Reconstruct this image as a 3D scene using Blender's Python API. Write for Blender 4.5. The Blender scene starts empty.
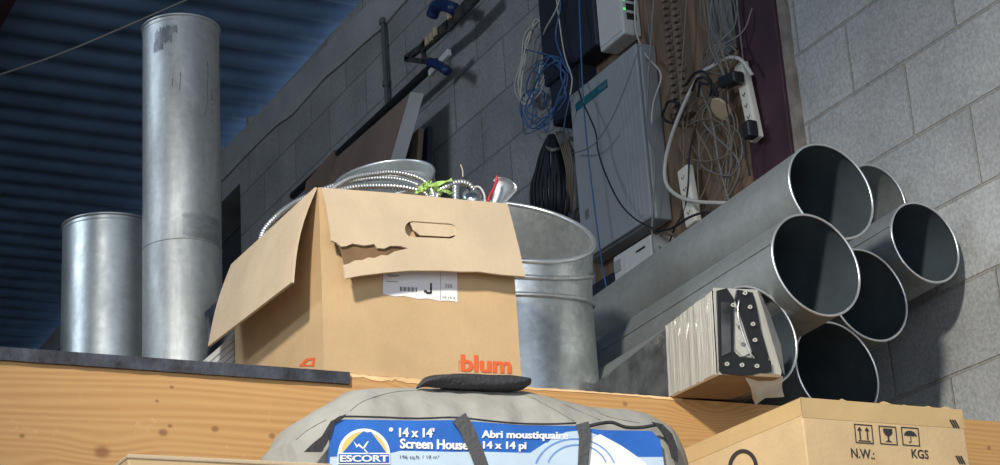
import bpy, bmesh, math, random
import numpy as np
from mathutils import Vector, Matrix
random.seed(7)
SC = bpy.context.scene
COL = SC.collection
PI = math.pi

# ------------------------------------------------------------------ camera
# world axes: X runs along the pine beam into the block wall, Y runs along the wall into the depth, Z up (metres)
FPX, PITCH, ROLL, AZ = 1895.0, math.radians(19.7), math.radians(-3.8), math.radians(28.1)
def _basis():
    F = np.array([0, math.cos(PITCH), math.sin(PITCH)]); R0 = np.array([1.0, 0, 0]); U0 = np.cross(R0, F)
    R = R0 * math.cos(ROLL) + U0 * math.sin(ROLL); U = -R0 * math.sin(ROLL) + U0 * math.cos(ROLL)
    rot = lambda v: np.array([v[0] * math.cos(AZ) + v[1] * math.sin(AZ), -v[0] * math.sin(AZ) + v[1] * math.cos(AZ), v[2]])
    return rot(R), rot(U), rot(F)
CR, CU, CF = _basis()
CP = np.array([0, 0, 1.5])
cam_d = bpy.data.cameras.new('camera'); cam = bpy.data.objects.new('camera', cam_d); COL.objects.link(cam)
cam_d.sensor_fit = 'HORIZONTAL'; cam_d.sensor_width = 36.0; cam_d.lens = 36.0 * FPX / 1000.0
cam_d.shift_y = -0.0005; cam_d.clip_start = 0.05; cam_d.clip_end = 100
M = Matrix.Identity(4)
for i in range(3):
    M[i][0] = CR[i]; M[i][1] = CU[i]; M[i][2] = -CF[i]; M[i][3] = CP[i]
cam.matrix_world = M
SC.camera = cam

# ------------------------------------------------------------------ light and exposure
w = bpy.data.worlds.new('world'); SC.world = w; w.use_nodes = True
bg = w.node_tree.nodes['Background']; bg.inputs[0].default_value = (0.70, 0.82, 1.0, 1); bg.inputs[1].default_value = 0.9
SC.view_settings.view_transform = 'Standard'; SC.view_settings.look = 'None'
SC.view_settings.gamma = 1; SC.view_settings.use_curve_mapping = False
SC.view_settings.exposure = 0.12
def lamp(kind, name, loc, target, energy, color, **kw):
    d = bpy.data.lights.new(name, kind); d.energy = energy; d.color = color
    for k, v in kw.items(): setattr(d, k, v)
    o = bpy.data.objects.new(name, d); COL.objects.link(o); o.location = loc
    o.rotation_euler = (Vector(target) - Vector(loc)).to_track_quat('-Z', 'Y').to_euler()
    return o
lamp('SPOT', 'work_lamp', (-1.2, 0.2, 4.6), (2.20, 2.95, 2.12), 1020, (1.0, 0.955, 0.87), spot_size=math.radians(42), spot_blend=1.0, shadow_soft_size=0.17)
lamp('AREA', 'far_wall_fill', (-3.2, 4.2, 4.6), (2.9, 7.0, 4.2), 75, (0.78, 0.88, 1.0), shape='RECTANGLE', size=1.6, size_y=0.5)  # added fill that lifts the dark far wall, no actual fixture
lamp('AREA', 'front_fill', (-0.5, -2.5, 2.6), (1.8, 3.4, 2.9), 60, (0.86, 0.93, 1.0), shape='RECTANGLE', size=3.2, size_y=2.4)  # added soft fill from behind the camera, not an actual doorway

# ------------------------------------------------------------------ measuring helpers
def ray(x, y): return CF + CR * (x - 500) / FPX - CU * (y - 232) / FPX
def at(x, y, X=None, Y=None, Z=None):
    d = ray(x, y)
    t = (X / d[0]) if X is not None else (Y / d[1]) if Y is not None else ((Z - 1.5) / d[2])
    return d * t + CP
def onplane(x, y, P, n):
    d = ray(x, y); P = np.asarray(P, float) - CP
    return d * (P @ n) / (d @ n) + CP
A = lambda *v: np.array(v, float)
def unit(v): v = np.asarray(v, float); return v / np.linalg.norm(v)

# ------------------------------------------------------------------ materials
MATS = {}
def mat(name, color, rough=0.6, metal=0.0, var=0.0, vscale=6.0, col2=None, bump=0.0, bscale=40.0, alpha=1.0, trans=0.0, emit=None, spec=0.5, coat=0.0, stretch=None):
    m = bpy.data.materials.new(name); m.use_nodes = True; MATS[name] = m
    nt = m.node_tree; b = nt.nodes['Principled BSDF']; L = nt.links.new
    b.inputs['Base Color'].default_value = (*color, 1); b.inputs['Roughness'].default_value = rough; b.inputs['Metallic'].default_value = metal
    b.inputs['Specular IOR Level'].default_value = spec; b.inputs['Coat Weight'].default_value = coat
    b.inputs['Alpha'].default_value = alpha; b.inputs['Transmission Weight'].default_value = trans
    tc = nt.nodes.new('ShaderNodeTexCoord'); mp = nt.nodes.new('ShaderNodeMapping'); L(tc.outputs['Object'], mp.inputs[0])
    if stretch: mp.inputs['Scale'].default_value = stretch
    if var > 0 or col2:
        n = nt.nodes.new('ShaderNodeTexNoise'); n.inputs['Scale'].default_value = vscale; n.inputs['Detail'].default_value = 6; n.inputs['Roughness'].default_value = 0.6
        L(mp.outputs[0], n.inputs['Vector'])
        r = nt.nodes.new('ShaderNodeValToRGB'); L(n.outputs['Fac'], r.inputs[0])
        c2 = col2 if col2 else tuple(c * (1 - var) for c in color)
        c1 = color if col2 else tuple(min(1, c * (1 + var)) for c in color)
        r.color_ramp.elements[0].position = 0.35; r.color_ramp.elements[0].color = (*c2, 1)
        r.color_ramp.elements[1].position = 0.65; r.color_ramp.elements[1].color = (*c1, 1)
        L(r.outputs[0], b.inputs['Base Color'])
        rr = nt.nodes.new('ShaderNodeMapRange'); L(n.outputs['Fac'], rr.inputs[0]); rr.inputs[3].default_value = rough * 1.15; rr.inputs[4].default_value = rough * 0.85
        L(rr.outputs[0], b.inputs['Roughness'])
    if bump > 0:
        n2 = nt.nodes.new('ShaderNodeTexNoise'); n2.inputs['Scale'].default_value = bscale; n2.inputs['Detail'].default_value = 5
        L(mp.outputs[0], n2.inputs['Vector'])
        bp = nt.nodes.new('ShaderNodeBump'); bp.inputs['Strength'].default_value = bump; bp.inputs['Distance'].default_value = 0.01
        L(n2.outputs['Fac'], bp.inputs['Height']); L(bp.outputs[0], b.inputs['Normal'])
    if emit:
        b.inputs['Emission Color'].default_value = (*emit[0], 1); b.inputs['Emission Strength'].default_value = emit[1]
    return m

def block_mat(name, x0, mortar=(0.29, 0.28, 0.255), bs=0.8, k=1.22):
    m = bpy.data.materials.new(name); m.use_nodes = True; nt = m.node_tree; L = nt.links.new; b = nt.nodes['Principled BSDF']
    b.inputs['Roughness'].default_value = 0.95; b.inputs['Specular IOR Level'].default_value = 0.2
    geo = nt.nodes.new('ShaderNodeNewGeometry'); sx = nt.nodes.new('ShaderNodeSeparateXYZ'); L(geo.outputs['Position'], sx.inputs[0])
    add = nt.nodes.new('ShaderNodeMath'); add.operation = 'SUBTRACT'; L(sx.outputs['Y'], add.inputs[0]); add.inputs[1].default_value = x0
    cx = nt.nodes.new('ShaderNodeCombineXYZ'); L(add.outputs[0], cx.inputs[0]); L(sx.outputs['Z'], cx.inputs[1])
    nz = nt.nodes.new('ShaderNodeTexNoise'); nz.inputs['Scale'].default_value = 25; L(geo.outputs['Position'], nz.inputs['Vector'])
    vm = nt.nodes.new('ShaderNodeVectorMath'); vm.operation = 'MULTIPLY_ADD'; L(nz.outputs['Color'], vm.inputs[0]); vm.inputs[1].default_value = (0.004, 0.004, 0); L(cx.outputs[0], vm.inputs[2])
    br = nt.nodes.new('ShaderNodeTexBrick'); L(vm.outputs[0], br.inputs['Vector'])
    br.offset = 0.5; br.inputs['Scale'].default_value = 1; br.inputs['Brick Width'].default_value = 0.4; br.inputs['Row Height'].default_value = 0.2
    br.inputs['Mortar Size'].default_value = 0.0048; br.inputs['Mortar Smooth'].default_value = 0.35
    br.inputs['Color1'].default_value = (0.27 * k, 0.275 * k, 0.275 * k, 1); br.inputs['Color2'].default_value = (0.32 * k, 0.325 * k, 0.32 * k, 1); br.inputs['Mortar'].default_value = (*mortar, 1)
    n1 = nt.nodes.new('ShaderNodeTexNoise'); n1.inputs['Scale'].default_value = 4; n1.inputs['Detail'].default_value = 8; L(geo.outputs['Position'], n1.inputs['Vector'])
    n2 = nt.nodes.new('ShaderNodeTexNoise'); n2.inputs['Scale'].default_value = 110; n2.inputs['Detail'].default_value = 4; L(geo.outputs['Position'], n2.inputs['Vector'])
    r1 = nt.nodes.new('ShaderNodeMapRange'); L(n1.outputs['Fac'], r1.inputs[0]); r1.inputs[1].default_value = 0.3; r1.inputs[2].default_value = 0.7; r1.inputs[3].default_value = 0.84; r1.inputs[4].default_value = 1.12
    r2 = nt.nodes.new('ShaderNodeMapRange'); L(n2.outputs['Fac'], r2.inputs[0]); r2.inputs[1].default_value = 0.3; r2.inputs[2].default_value = 0.7; r2.inputs[3].default_value = 0.8; r2.inputs[4].default_value = 1.15
    mu = nt.nodes.new('ShaderNodeMath'); mu.operation = 'MULTIPLY'; L(r1.outputs[0], mu.inputs[0]); L(r2.outputs[0], mu.inputs[1])
    mx = nt.nodes.new('ShaderNodeVectorMath'); mx.operation = 'SCALE'; L(br.outputs['Color'], mx.inputs[0]); L(mu.outputs[0], mx.inputs['Scale'])
    L(mx.outputs[0], b.inputs['Base Color'])
    h = nt.nodes.new('ShaderNodeMath'); h.operation = 'MULTIPLY_ADD'; L(n2.outputs['Fac'], h.inputs[0]); h.inputs[1].default_value = 0.35
    inv = nt.nodes.new('ShaderNodeMath'); inv.operation = 'SUBTRACT'; inv.inputs[0].default_value = 1; L(br.outputs['Fac'], inv.inputs[1]); L(inv.outputs[0], h.inputs[2])
    bp = nt.nodes.new('ShaderNodeBump'); bp.inputs['Strength'].default_value = bs; bp.inputs['Distance'].default_value = 0.006; L(h.outputs[0], bp.inputs['Height']); L(bp.outputs[0], b.inputs['Normal'])
    return m

def metal_mat(name, color, rough, dirt=0.25, spangle=0.06, stretch=(1, 1, 1), metal=0.85):
    m = bpy.data.materials.new(name); m.use_nodes = True; nt = m.node_tree; L = nt.links.new; b = nt.nodes['Principled BSDF']
    b.inputs['Metallic'].default_value = metal
    tc = nt.nodes.new('ShaderNodeTexCoord'); mp = nt.nodes.new('ShaderNodeMapping'); mp.inputs['Scale'].default_value = stretch; L(tc.outputs['Object'], mp.inputs[0])
    v = nt.nodes.new('ShaderNodeTexVoronoi'); v.inputs['Scale'].default_value = 90; L(tc.outputs['Object'], v.inputs['Vector'])
    n = nt.nodes.new('ShaderNodeTexNoise'); n.inputs['Scale'].default_value = 7; n.inputs['Detail'].default_value = 8; n.inputs['Roughness'].default_value = 0.65; L(mp.outputs[0], n.inputs['Vector'])
    sp = nt.nodes.new('ShaderNodeSeparateColor'); L(v.outputs['Color'], sp.inputs[0])
    r1 = nt.nodes.new('ShaderNodeMapRange'); L(sp.outputs[0], r1.inputs[0]); r1.inputs[3].default_value = 1 - spangle; r1.inputs[4].default_value = 1 + spangle
    r2 = nt.nodes.new('ShaderNodeMapRange'); L(n.outputs['Fac'], r2.inputs[0]); r2.inputs[1].default_value = 0.3; r2.inputs[2].default_value = 0.62; r2.inputs[3].default_value = 1 - dirt; r2.inputs[4].default_value = 1.05
    mu = nt.nodes.new('ShaderNodeMath'); mu.operation = 'MULTIPLY'; L(r1.outputs[0], mu.inputs[0]); L(r2.outputs[0], mu.inputs[1])
    rgb = nt.nodes.new('ShaderNodeRGB'); rgb.outputs[0].default_value = (*color, 1)
    mx = nt.nodes.new('ShaderNodeVectorMath'); mx.operation = 'SCALE'; L(rgb.outputs[0], mx.inputs[0]); L(mu.outputs[0], mx.inputs['Scale']); L(mx.outputs[0], b.inputs['Base Color'])
    r3 = nt.nodes.new('ShaderNodeMapRange'); L(n.outputs['Fac'], r3.inputs[0]); r3.inputs[1].default_value = 0.3; r3.inputs[2].default_value = 0.7; r3.inputs[3].default_value = min(1, rough * 1.3); r3.inputs[4].default_value = rough * 0.85
    L(r3.outputs[0], b.inputs['Roughness'])
    bp = nt.nodes.new('ShaderNodeBump'); bp.inputs['Strength'].default_value = 0.12; bp.inputs['Distance'].default_value = 0.01; L(n.outputs['Fac'], bp.inputs['Height']); L(bp.outputs[0], b.inputs['Normal'])
    return m

def pine_mat(name, light=(0.56, 0.32, 0.12), dark=(0.38, 0.16, 0.045)):
    m = bpy.data.materials.new(name); m.use_nodes = True; nt = m.node_tree; L = nt.links.new; b = nt.nodes['Principled BSDF']
    b.inputs['Roughness'].default_value = 0.6
    geo = nt.nodes.new('ShaderNodeNewGeometry')
    # knots bend the grain around them
    vk = nt.nodes.new('ShaderNodeTexVoronoi'); mk = nt.nodes.new('ShaderNodeMapping'); mk.inputs['Scale'].default_value = (2.6, 2.6, 6.0); mk.inputs['Location'].default_value = (0.37, 0.1, 0.42)
    L(geo.outputs['Position'], mk.inputs[0]); L(mk.outputs[0], vk.inputs['Vector']); vk.inputs['Scale'].default_value = 1.0
    mp = nt.nodes.new('ShaderNodeMapping'); mp.inputs['Scale'].default_value = (0.5, 3, 5); L(geo.outputs['Position'], mp.inputs[0])
    sw = nt.nodes.new('ShaderNodeMapRange'); sw.interpolation_type = 'SMOOTHSTEP'; L(vk.outputs['Distance'], sw.inputs[0]); sw.inputs[1].default_value = 0.0; sw.inputs[2].default_value = 0.35; sw.inputs[3].default_value = 0.35; sw.inputs[4].default_value = 0.0
    n = nt.nodes.new('ShaderNodeTexNoise'); n.inputs['Scale'].default_value = 1.3; n.inputs['Detail'].default_value = 2; L(mp.outputs[0], n.inputs['Vector'])
    sz = nt.nodes.new('ShaderNodeSeparateXYZ'); L(geo.outputs['Position'], sz.inputs[0])
    a = nt.nodes.new('ShaderNodeMath'); a.operation = 'MULTIPLY_ADD'; L(sz.outputs['Z'], a.inputs[0]); a.inputs[1].default_value = 9.0; L(n.outputs['Fac'], a.inputs[2])
    a2 = nt.nodes.new('ShaderNodeMath'); a2.operation = 'ADD'; L(a.outputs[0], a2.inputs[0]); L(sw.outputs[0], a2.inputs[1])
    a3 = nt.nodes.new('ShaderNodeMath'); a3.operation = 'MULTIPLY'; L(a2.outputs[0], a3.inputs[0]); a3.inputs[1].default_value = 62.0
    s = nt.nodes.new('ShaderNodeMath'); s.operation = 'SINE'; L(a3.outputs[0], s.inputs[0])
    sr = nt.nodes.new('ShaderNodeMapRange'); L(s.outputs[0], sr.inputs[0]); sr.inputs[1].default_value = -1; sr.inputs[2].default_value = 1; sr.inputs[3].default_value = 0.0; sr.inputs[4].default_value = 0.75
    nf = nt.nodes.new('ShaderNodeTexNoise'); nf.inputs['Scale'].default_value = 3; nf.inputs['Detail'].default_value = 5
    mf = nt.nodes.new('ShaderNodeMapping'); mf.inputs['Scale'].default_value = (1, 3, 30); L(geo.outputs['Position'], mf.inputs[0]); L(mf.outputs[0], nf.inputs['Vector'])
    ad = nt.nodes.new('ShaderNodeMath'); ad.operation = 'MULTIPLY'; L(sr.outputs[0], ad.inputs[0]); L(nf.outputs['Fac'], ad.inputs[1])
    mix = nt.nodes.new('ShaderNodeMix'); mix.data_type = 'RGBA'; L(ad.outputs[0], mix.inputs[0]); mix.inputs[6].default_value = (*light, 1); mix.inputs[7].default_value = (*dark, 1)
    kn = nt.nodes.new('ShaderNodeMapRange'); kn.interpolation_type = 'SMOOTHSTEP'; L(vk.outputs['Distance'], kn.inputs[0]); kn.inputs[1].default_value = 0.045; kn.inputs[2].default_value = 0.085; kn.inputs[3].default_value = 0.8; kn.inputs[4].default_value = 0.0
    acc = None
    for (kx_, ky_, kr) in ((171.7, 387, 1.6), (170, 426, 1.8), (163, 432.6, 3.4), (215, 429, 2.8), (272, 436, 2.6), (102, 452, 5.5), (157, 401, 1.4), (22, 436, 2.0), (625, 404, 2.2), (989, 448, 2.4)):
        q = at(kx_, ky_, Y=3.018); vd = nt.nodes.new('ShaderNodeVectorMath'); vd.operation = 'SUBTRACT'; L(geo.outputs['Position'], vd.inputs[0]); vd.inputs[1].default_value = (q[0], q[1], q[2])
        vs_ = nt.nodes.new('ShaderNodeVectorMath'); vs_.operation = 'MULTIPLY'; L(vd.outputs[0], vs_.inputs[0]); vs_.inputs[1].default_value = (0.8, 0.0, 1.0)
        vl = nt.nodes.new('ShaderNodeVectorMath'); vl.operation = 'LENGTH'; L(vs_.outputs[0], vl.inputs[0])
        mr = nt.nodes.new('ShaderNodeMapRange'); mr.interpolation_type = 'SMOOTHSTEP'; L(vl.outputs['Value'], mr.inputs[0]); rr_ = kr * 0.0018; mr.inputs[1].default_value = rr_ * .5; mr.inputs[2].default_value = rr_ * 1.5; mr.inputs[3].default_value = .65; mr.inputs[4].default_value = 0
        if acc is None: acc = mr.outputs[0]
        else:
            mxn = nt.nodes.new('ShaderNodeMath'); mxn.operation = 'MAXIMUM'; L(acc, mxn.inputs[0]); L(mr.outputs[0], mxn.inputs[1]); acc = mxn.outputs[0]
    mix2 = nt.nodes.new('ShaderNodeMix'); mix2.data_type = 'RGBA'; L(acc, mix2.inputs[0]); L(mix.outputs[2], mix2.inputs[6]); mix2.inputs[7].default_value = (0.16, 0.06, 0.02, 1)
    # scuffs and pale scratches
    ns = nt.nodes.new('ShaderNodeTexNoise'); ns.inputs['Scale'].default_value = 16; ns.inputs['Detail'].default_value = 9; ns.inputs['Roughness'].default_value = 0.75; L(geo.outputs['Position'], ns.inputs['Vector'])
    rs = nt.nodes.new('ShaderNodeMapRange'); L(ns.outputs['Fac'], rs.inputs[0]); rs.inputs[1].default_value = 0.6; rs.inputs[2].default_value = 0.8; rs.inputs[3].default_value = 0; rs.inputs[4].default_value = 0.6
    mix3 = nt.nodes.new('ShaderNodeMix'); mix3.data_type = 'RGBA'; L(rs.outputs[0], mix3.inputs[0]); L(mix2.outputs[2], mix3.inputs[6]); mix3.inputs[7].default_value = (0.78, 0.58, 0.34, 1)
    L(mix3.outputs[2], b.inputs['Base Color'])
    bp = nt.nodes.new('ShaderNodeBump'); bp.inputs['Strength'].default_value = 0.25; bp.inputs['Distance'].default_value = 0.004; L(nf.outputs['Fac'], bp.inputs['Height']); L(bp.outputs[0], b.inputs['Normal'])
    return m

def card_mat(name, color, var=0.10):
    m = mat(name, color, rough=0.8, var=var, vscale=5, bump=0.10, bscale=120, spec=0.3)
    return m

m_block_near = block_mat('concrete_block_near', 3.483)  # base lightened on this stretch to carry the brighter light there
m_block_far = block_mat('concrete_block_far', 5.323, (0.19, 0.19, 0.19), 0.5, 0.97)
m_ledge = mat('smooth_concrete', (0.33, 0.34, 0.34), 0.9, var=0.12, vscale=4, bump=0.3, bscale=30)
m_mortar = mat('old_mortar', (0.20, 0.175, 0.15), 0.95, var=0.25, vscale=20, bump=0.4)
m_deck = mat('blue_steel_deck', (0.17, 0.28, 0.45), 0.6, metal=0.3, var=0.18, vscale=3)
m_dark = mat('dark_void_shade', (0.03, 0.035, 0.045), 0.9)  # near-black base puts the unlit depth into the colour
m_floor = mat('concrete_floor', (0.25, 0.25, 0.24), 0.8, var=0.15, bump=0.1)
m_maroon = mat('maroon_primer_steel', (0.045, 0.016, 0.026), 0.6, var=0.25, vscale=9, bump=0.15, bscale=20)
m_ply = mat('plywood_brown', (0.23, 0.15, 0.09), 0.75, col2=(0.11, 0.072, 0.045), vscale=7, bump=0.1, stretch=(1, 4, 0.7))
m_pine = pine_mat('pine')
m_splinter = mat('raw_pine_splinters', (0.74, 0.49, 0.25), 0.8, var=0.25, vscale=22, bump=0.5, bscale=60, stretch=(0.3, 1, 1))
m_strip = mat('black_rubber_edge', (0.045, 0.047, 0.06), 0.55, var=0.5, vscale=25, bump=0.3, bscale=60)
m_galv = metal_mat('galvanised_steel', (0.46, 0.49, 0.485), 0.40, dirt=0.22)
m_galv_tall = metal_mat('galvanised_steel_streaked', (0.52, 0.54, 0.53), 0.50, dirt=0.42, stretch=(1, 1, 0.25))
m_galv_dull = metal_mat('dull_galvanised_steel', (0.38, 0.405, 0.40), 0.5, dirt=0.35, spangle=0.05, metal=0.75)
m_galv_tub = metal_mat('bright_galvanised_steel', (0.64, 0.66, 0.65), 0.30, dirt=0.35, spangle=0.1)
m_galv_in = metal_mat('shaded_duct_inside', (0.09, 0.115, 0.13), 0.55, dirt=0.4, spangle=0.03, metal=0.5)  # darker steel for the insides, mouth shade put into the colour
m_rim = metal_mat('worn_steel_edge', (0.80, 0.82, 0.82), 0.3, dirt=0.1, spangle=0.02)
m_card = card_mat('kraft_cardboard', (0.55, 0.375, 0.20))
m_card_in = card_mat('pale_cardboard', (0.57, 0.445, 0.30))
m_card_torn = card_mat('torn_cardboard_core', (0.17, 0.10, 0.05), var=0.4)
m_carton = card_mat('tan_cardboard', (0.60, 0.43, 0.235))
m_tape = mat('brown_packing_tape', (0.56, 0.39, 0.19), 0.25, var=0.08, coat=0.4, bump=0.15, bscale=25)
m_orange = mat('orange_ink', (0.75, 0.13, 0.035), 0.6)
m_orange_pale = mat('faint_orange_ink', (0.62, 0.25, 0.10), 0.7)
m_black = mat('black_ink', (0.03, 0.028, 0.028), 0.6)
m_paper = mat('white_paper_label', (0.80, 0.78, 0.78), 0.6, var=0.05)
m_white = mat('white_plastic', (0.58, 0.58, 0.56), 0.45, var=0.06)
m_whitebox = mat('white_carton_board', (0.60, 0.62, 0.62), 0.7, var=0.06)
m_cab = mat('grey_painted_enclosure', (0.31, 0.33, 0.345), 0.5, var=0.06, vscale=3)
m_teal = mat('teal_label', (0.012, 0.12, 0.15), 0.5)
m_bluedark = mat('dark_blue_plastic', (0.014, 0.019, 0.034), 0.55, var=0.2)
m_blackpl = mat('black_plastic', (0.018, 0.019, 0.022), 0.4)
m_cabwhite = mat('white_cable_jacket', (0.52, 0.50, 0.45), 0.5)
m_cabgrey = mat('grey_cable_jacket', (0.18, 0.178, 0.17), 0.5)
m_cabblue = mat('blue_cable_jacket', (0.05, 0.12, 0.27), 0.55)
m_cabblack = mat('black_cable_jacket', (0.010, 0.012, 0.018), 0.65)
m_cabtan = mat('tan_cable_jacket', (0.19, 0.15, 0.11), 0.6)
m_bone = mat('aged_white_plastic', (0.72, 0.68, 0.58), 0.5, var=0.08)
m_tan = mat('tan_cardboard_disc', (0.50, 0.40, 0.25), 0.8, var=0.15)
m_board = mat('brown_board', (0.21, 0.15, 0.115), 0.8, var=0.2, vscale=3, stretch=(1, 1, 0.3))
m_edge = mat('pale_board_edge', (0.50, 0.50, 0.47), 0.7, var=0.08)
m_green = mat('lime_green_tape', (0.42, 0.62, 0.16), 0.5, var=0.2, vscale=30)
m_red = mat('red_wire', (0.50, 0.02, 0.03), 0.4)
m_canvas = mat('grey_canvas', (0.37, 0.36, 0.32), 0.85, col2=(0.28, 0.27, 0.24), vscale=7, bump=1.0, bscale=12)
m_seam = mat('dark_grey_thread', (0.16, 0.155, 0.14), 0.9)
m_web = mat('black_webbing', (0.035, 0.035, 0.038), 0.7, bump=0.4, bscale=150)
m_strap = mat('charcoal_strap', (0.085, 0.085, 0.088), 0.7, bump=0.3, bscale=150)
m_blue = mat('printed_blue', (0.035, 0.15, 0.52), 0.3, var=0.12, vscale=12)
m_sky = mat('printed_pale_blue', (0.55, 0.68, 0.80), 0.3, var=0.06, vscale=18)
m_midblue = mat('printed_mid_blue', (0.18, 0.36, 0.72), 0.3, var=0.1)
m_print = mat('printed_white', (0.86, 0.87, 0.86), 0.35)
m_yellow = mat('printed_yellow', (0.80, 0.58, 0.18), 0.35)
m_film = mat('stretch_film', (0.47, 0.46, 0.41), 0.3, var=0.22, vscale=9, stretch=(.3, 9, .3), coat=0.6, bump=0.5, bscale=30)
m_filmdark = mat('dusty_dark_film', (0.06, 0.063, 0.065), 0.35, var=0.6, vscale=14, bump=0.3, bscale=30)
m_clear = mat('clear_plastic_film', (0.70, 0.69, 0.64), 0.25, alpha=0.75, coat=0.5, bump=0.5, bscale=25)
m_led_b = mat('blue_indicator', (0.1, 0.1, 0.9), 0.4, emit=((0.25, 0.25, 1.0), 3))
m_led_g = mat('green_indicator', (0.1, 0.6, 0.1), 0.4, emit=((0.15, 0.9, 0.2), 0.8))
m_brownbase = mat('brown_paperboard', (0.27, 0.19, 0.12), 0.75, var=0.15, bump=0.1)
m_clampwood = mat('dark_clamp_steel', (0.08, 0.075, 0.07), 0.5, metal=0.5, var=0.5, vscale=40)
m_navy = mat('navy_handle', (0.012, 0.03, 0.10), 0.4)

# ------------------------------------------------------------------ object helpers
BASE = {}
def empty(name, base, label, cat, group=None):
    o = bpy.data.objects.new(name, None); COL.objects.link(o); o.location = base; o.empty_display_size = 0.05
    o['label'] = label; o['category'] = cat
    if group: o['group'] = group
    BASE[o.name] = Vector(base)
    return o
def tag(o, label, cat, group=None):
    o['label'] = label; o['category'] = cat
    if group: o['group'] = group
    return o
def struct(o): o['kind'] = 'structure'; return o
def mk(name, verts, faces, m, parent=None, smooth=False, bevel=0.0, label=None, flip=False, auto=None):
    verts = [Vector((float(v[0]), float(v[1]), float(v[2]))) for v in verts]
    if parent is None:
        lo = Vector([min(v[i] for v in verts) for i in range(3)]); hi = Vector([max(v[i] for v in verts) for i in range(3)])
        base = Vector(((lo.x + hi.x) / 2, (lo.y + hi.y) / 2, lo.z))
    else:
        base = BASE[parent.name]
    me = bpy.data.meshes.new(name); me.from_pydata([v - base for v in verts], [], [tuple(int(i) for i in f) for f in faces])
    bm = bmesh.new(); bm.from_mesh(me); bmesh.ops.remove_doubles(bm, verts=bm.verts, dist=1e-6); bmesh.ops.recalc_face_normals(bm, faces=bm.faces)
    bm.to_mesh(me); bm.free()
    if smooth:
        for p in me.polygons: p.use_smooth = True
    me.materials.append(m)
    o = bpy.data.objects.new(name, me); COL.objects.link(o)
    BASE[o.name] = base
    if parent is None: o.location = base
    else: o.parent = parent
    if bevel > 0:
        b = o.modifiers.new('bevel', 'BEVEL'); b.width = bevel; b.segments = 2; b.limit_method = 'ANGLE'; b.angle_limit = math.radians(35)
    if auto is not None:
        e = o.modifiers.new('edges', 'EDGE_SPLIT'); e.split_angle = math.radians(auto)
    if label: o['label'] = label
    return o
class G:                                   # a bag of faces that becomes one mesh
    def __init__(s): s.v = []; s.f = []
    def add(s, v, f):
        n = len(s.v); s.v += [tuple(map(float, q)) for q in v]; s.f += [tuple(i + n for i in q) for q in f]; return s
    def box(s, lo, hi):
        x0, y0, z0 = lo; x1, y1, z1 = hi
        return s.add([(x0, y0, z0), (x1, y0, z0), (x1, y1, z0), (x0, y1, z0), (x0, y0, z1), (x1, y0, z1), (x1, y1, z1), (x0, y1, z1)],
                     [(0, 3, 2, 1), (4, 5, 6, 7), (0, 1, 5, 4), (1, 2, 6, 5), (2, 3, 7, 6), (3, 0, 4, 7)])
    def obox(s, c, ex, ey, ez):            # box from centre and three half-axis vectors
        c, ex, ey, ez = map(np.asarray, (c, ex, ey, ez)); P = []
        for k in (-1, 1):
            for a, b in ((-1, -1), (1, -1), (1, 1), (-1, 1)): P.append(c + a * ex + b * ey + k * ez)
        return s.add(P, [(0, 3, 2, 1), (4, 5, 6, 7), (0, 1, 5, 4), (1, 2, 6, 5), (2, 3, 7, 6), (3, 0, 4, 7)])
    def sweep(s, pts, r, n=8, cap=True, closed=False):
        pts = [np.asarray(p, float) for p in pts]; N = len(pts); rings = []
        T = []
        for i in range(N):
            a = pts[(i - 1) % N] if (closed or i > 0) else pts[i]; b = pts[(i + 1) % N] if (closed or i < N - 1) else pts[i]
            T.append(unit(b - a))
        u = np.cross(T[0], [0.13, 0.2, 1.0]); u = unit(u)
        base = len(s.v)
        for i in range(N):
            u = unit(u - T[i] * (u @ T[i])); v = np.cross(T[i], u); ri = r[i] if hasattr(r, '__len__') else r
            for k in range(n):
                a = 2 * PI * k / n; s.v.append(tuple(pts[i] + ri * (u * math.cos(a) + v * math.sin(a))))
        M_ = N if closed else N - 1
        for i in range(M_):
            j = (i + 1) % N
            for k in range(n):
                k2 = (k + 1) % n; s.f.append((base + i * n + k, base + i * n + k2, base + j * n + k2, base + j * n + k))
        if cap and not closed:
            s.f.append(tuple(base + k for k in range(n))[::-1]); s.f.append(tuple(base + (N - 1) * n + k for k in range(n)))
        return s
    def lathe(s, c, axis, prof, n=64, ref=None, closed=False):   # prof: list of (radius, distance along axis)
        c = np.asarray(c, float); d = unit(axis); u = unit(np.cross(d, ref if ref is not None else ([0, 0, 1.0] if abs(d[2]) < 0.9 else [1.0, 0, 0]))); v = np.cross(d, u)
        base = len(s.v)
        for r, h in prof:
            for k in range(n):
                a = 2 * PI * k / n; s.v.append(tuple(c + d * h + r * (u * math.cos(a) + v * math.sin(a))))
        P = len(prof)
        for i in range(P if closed else P - 1):
            j = (i + 1) % P
            for k in range(n):
                k2 = (k + 1) % n; s.f.append((base + i * n + k, base + i * n + k2, base + j * n + k2, base + j * n + k))
        return s
    def mk(s, name, m, parent=None, **k): return mk(name, s.v, s.f, m, parent, **k)
def spline(P, sub=8, closed=False):
    P = [np.asarray(p, float) for p in P]; out = []; n = len(P)
    g = (lambda i: P[i % n]) if closed else (lambda i: P[min(max(i, 0), n - 1)])
    for i in range(n if closed else n - 1):
        p0, p1, p2, p3 = g(i - 1), g(i), g(i + 1), g(i + 2)
        for k in range(sub):
            t = k / sub
            out.append(0.5 * ((2 * p1) + (-p0 + p2) * t + (2 * p0 - 5 * p1 + 4 * p2 - p3) * t * t + (-p0 + 3 * p1 - 3 * p2 + p3) * t ** 3))
    if not closed: out.append(P[-1])
    return out
DG = None
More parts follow.
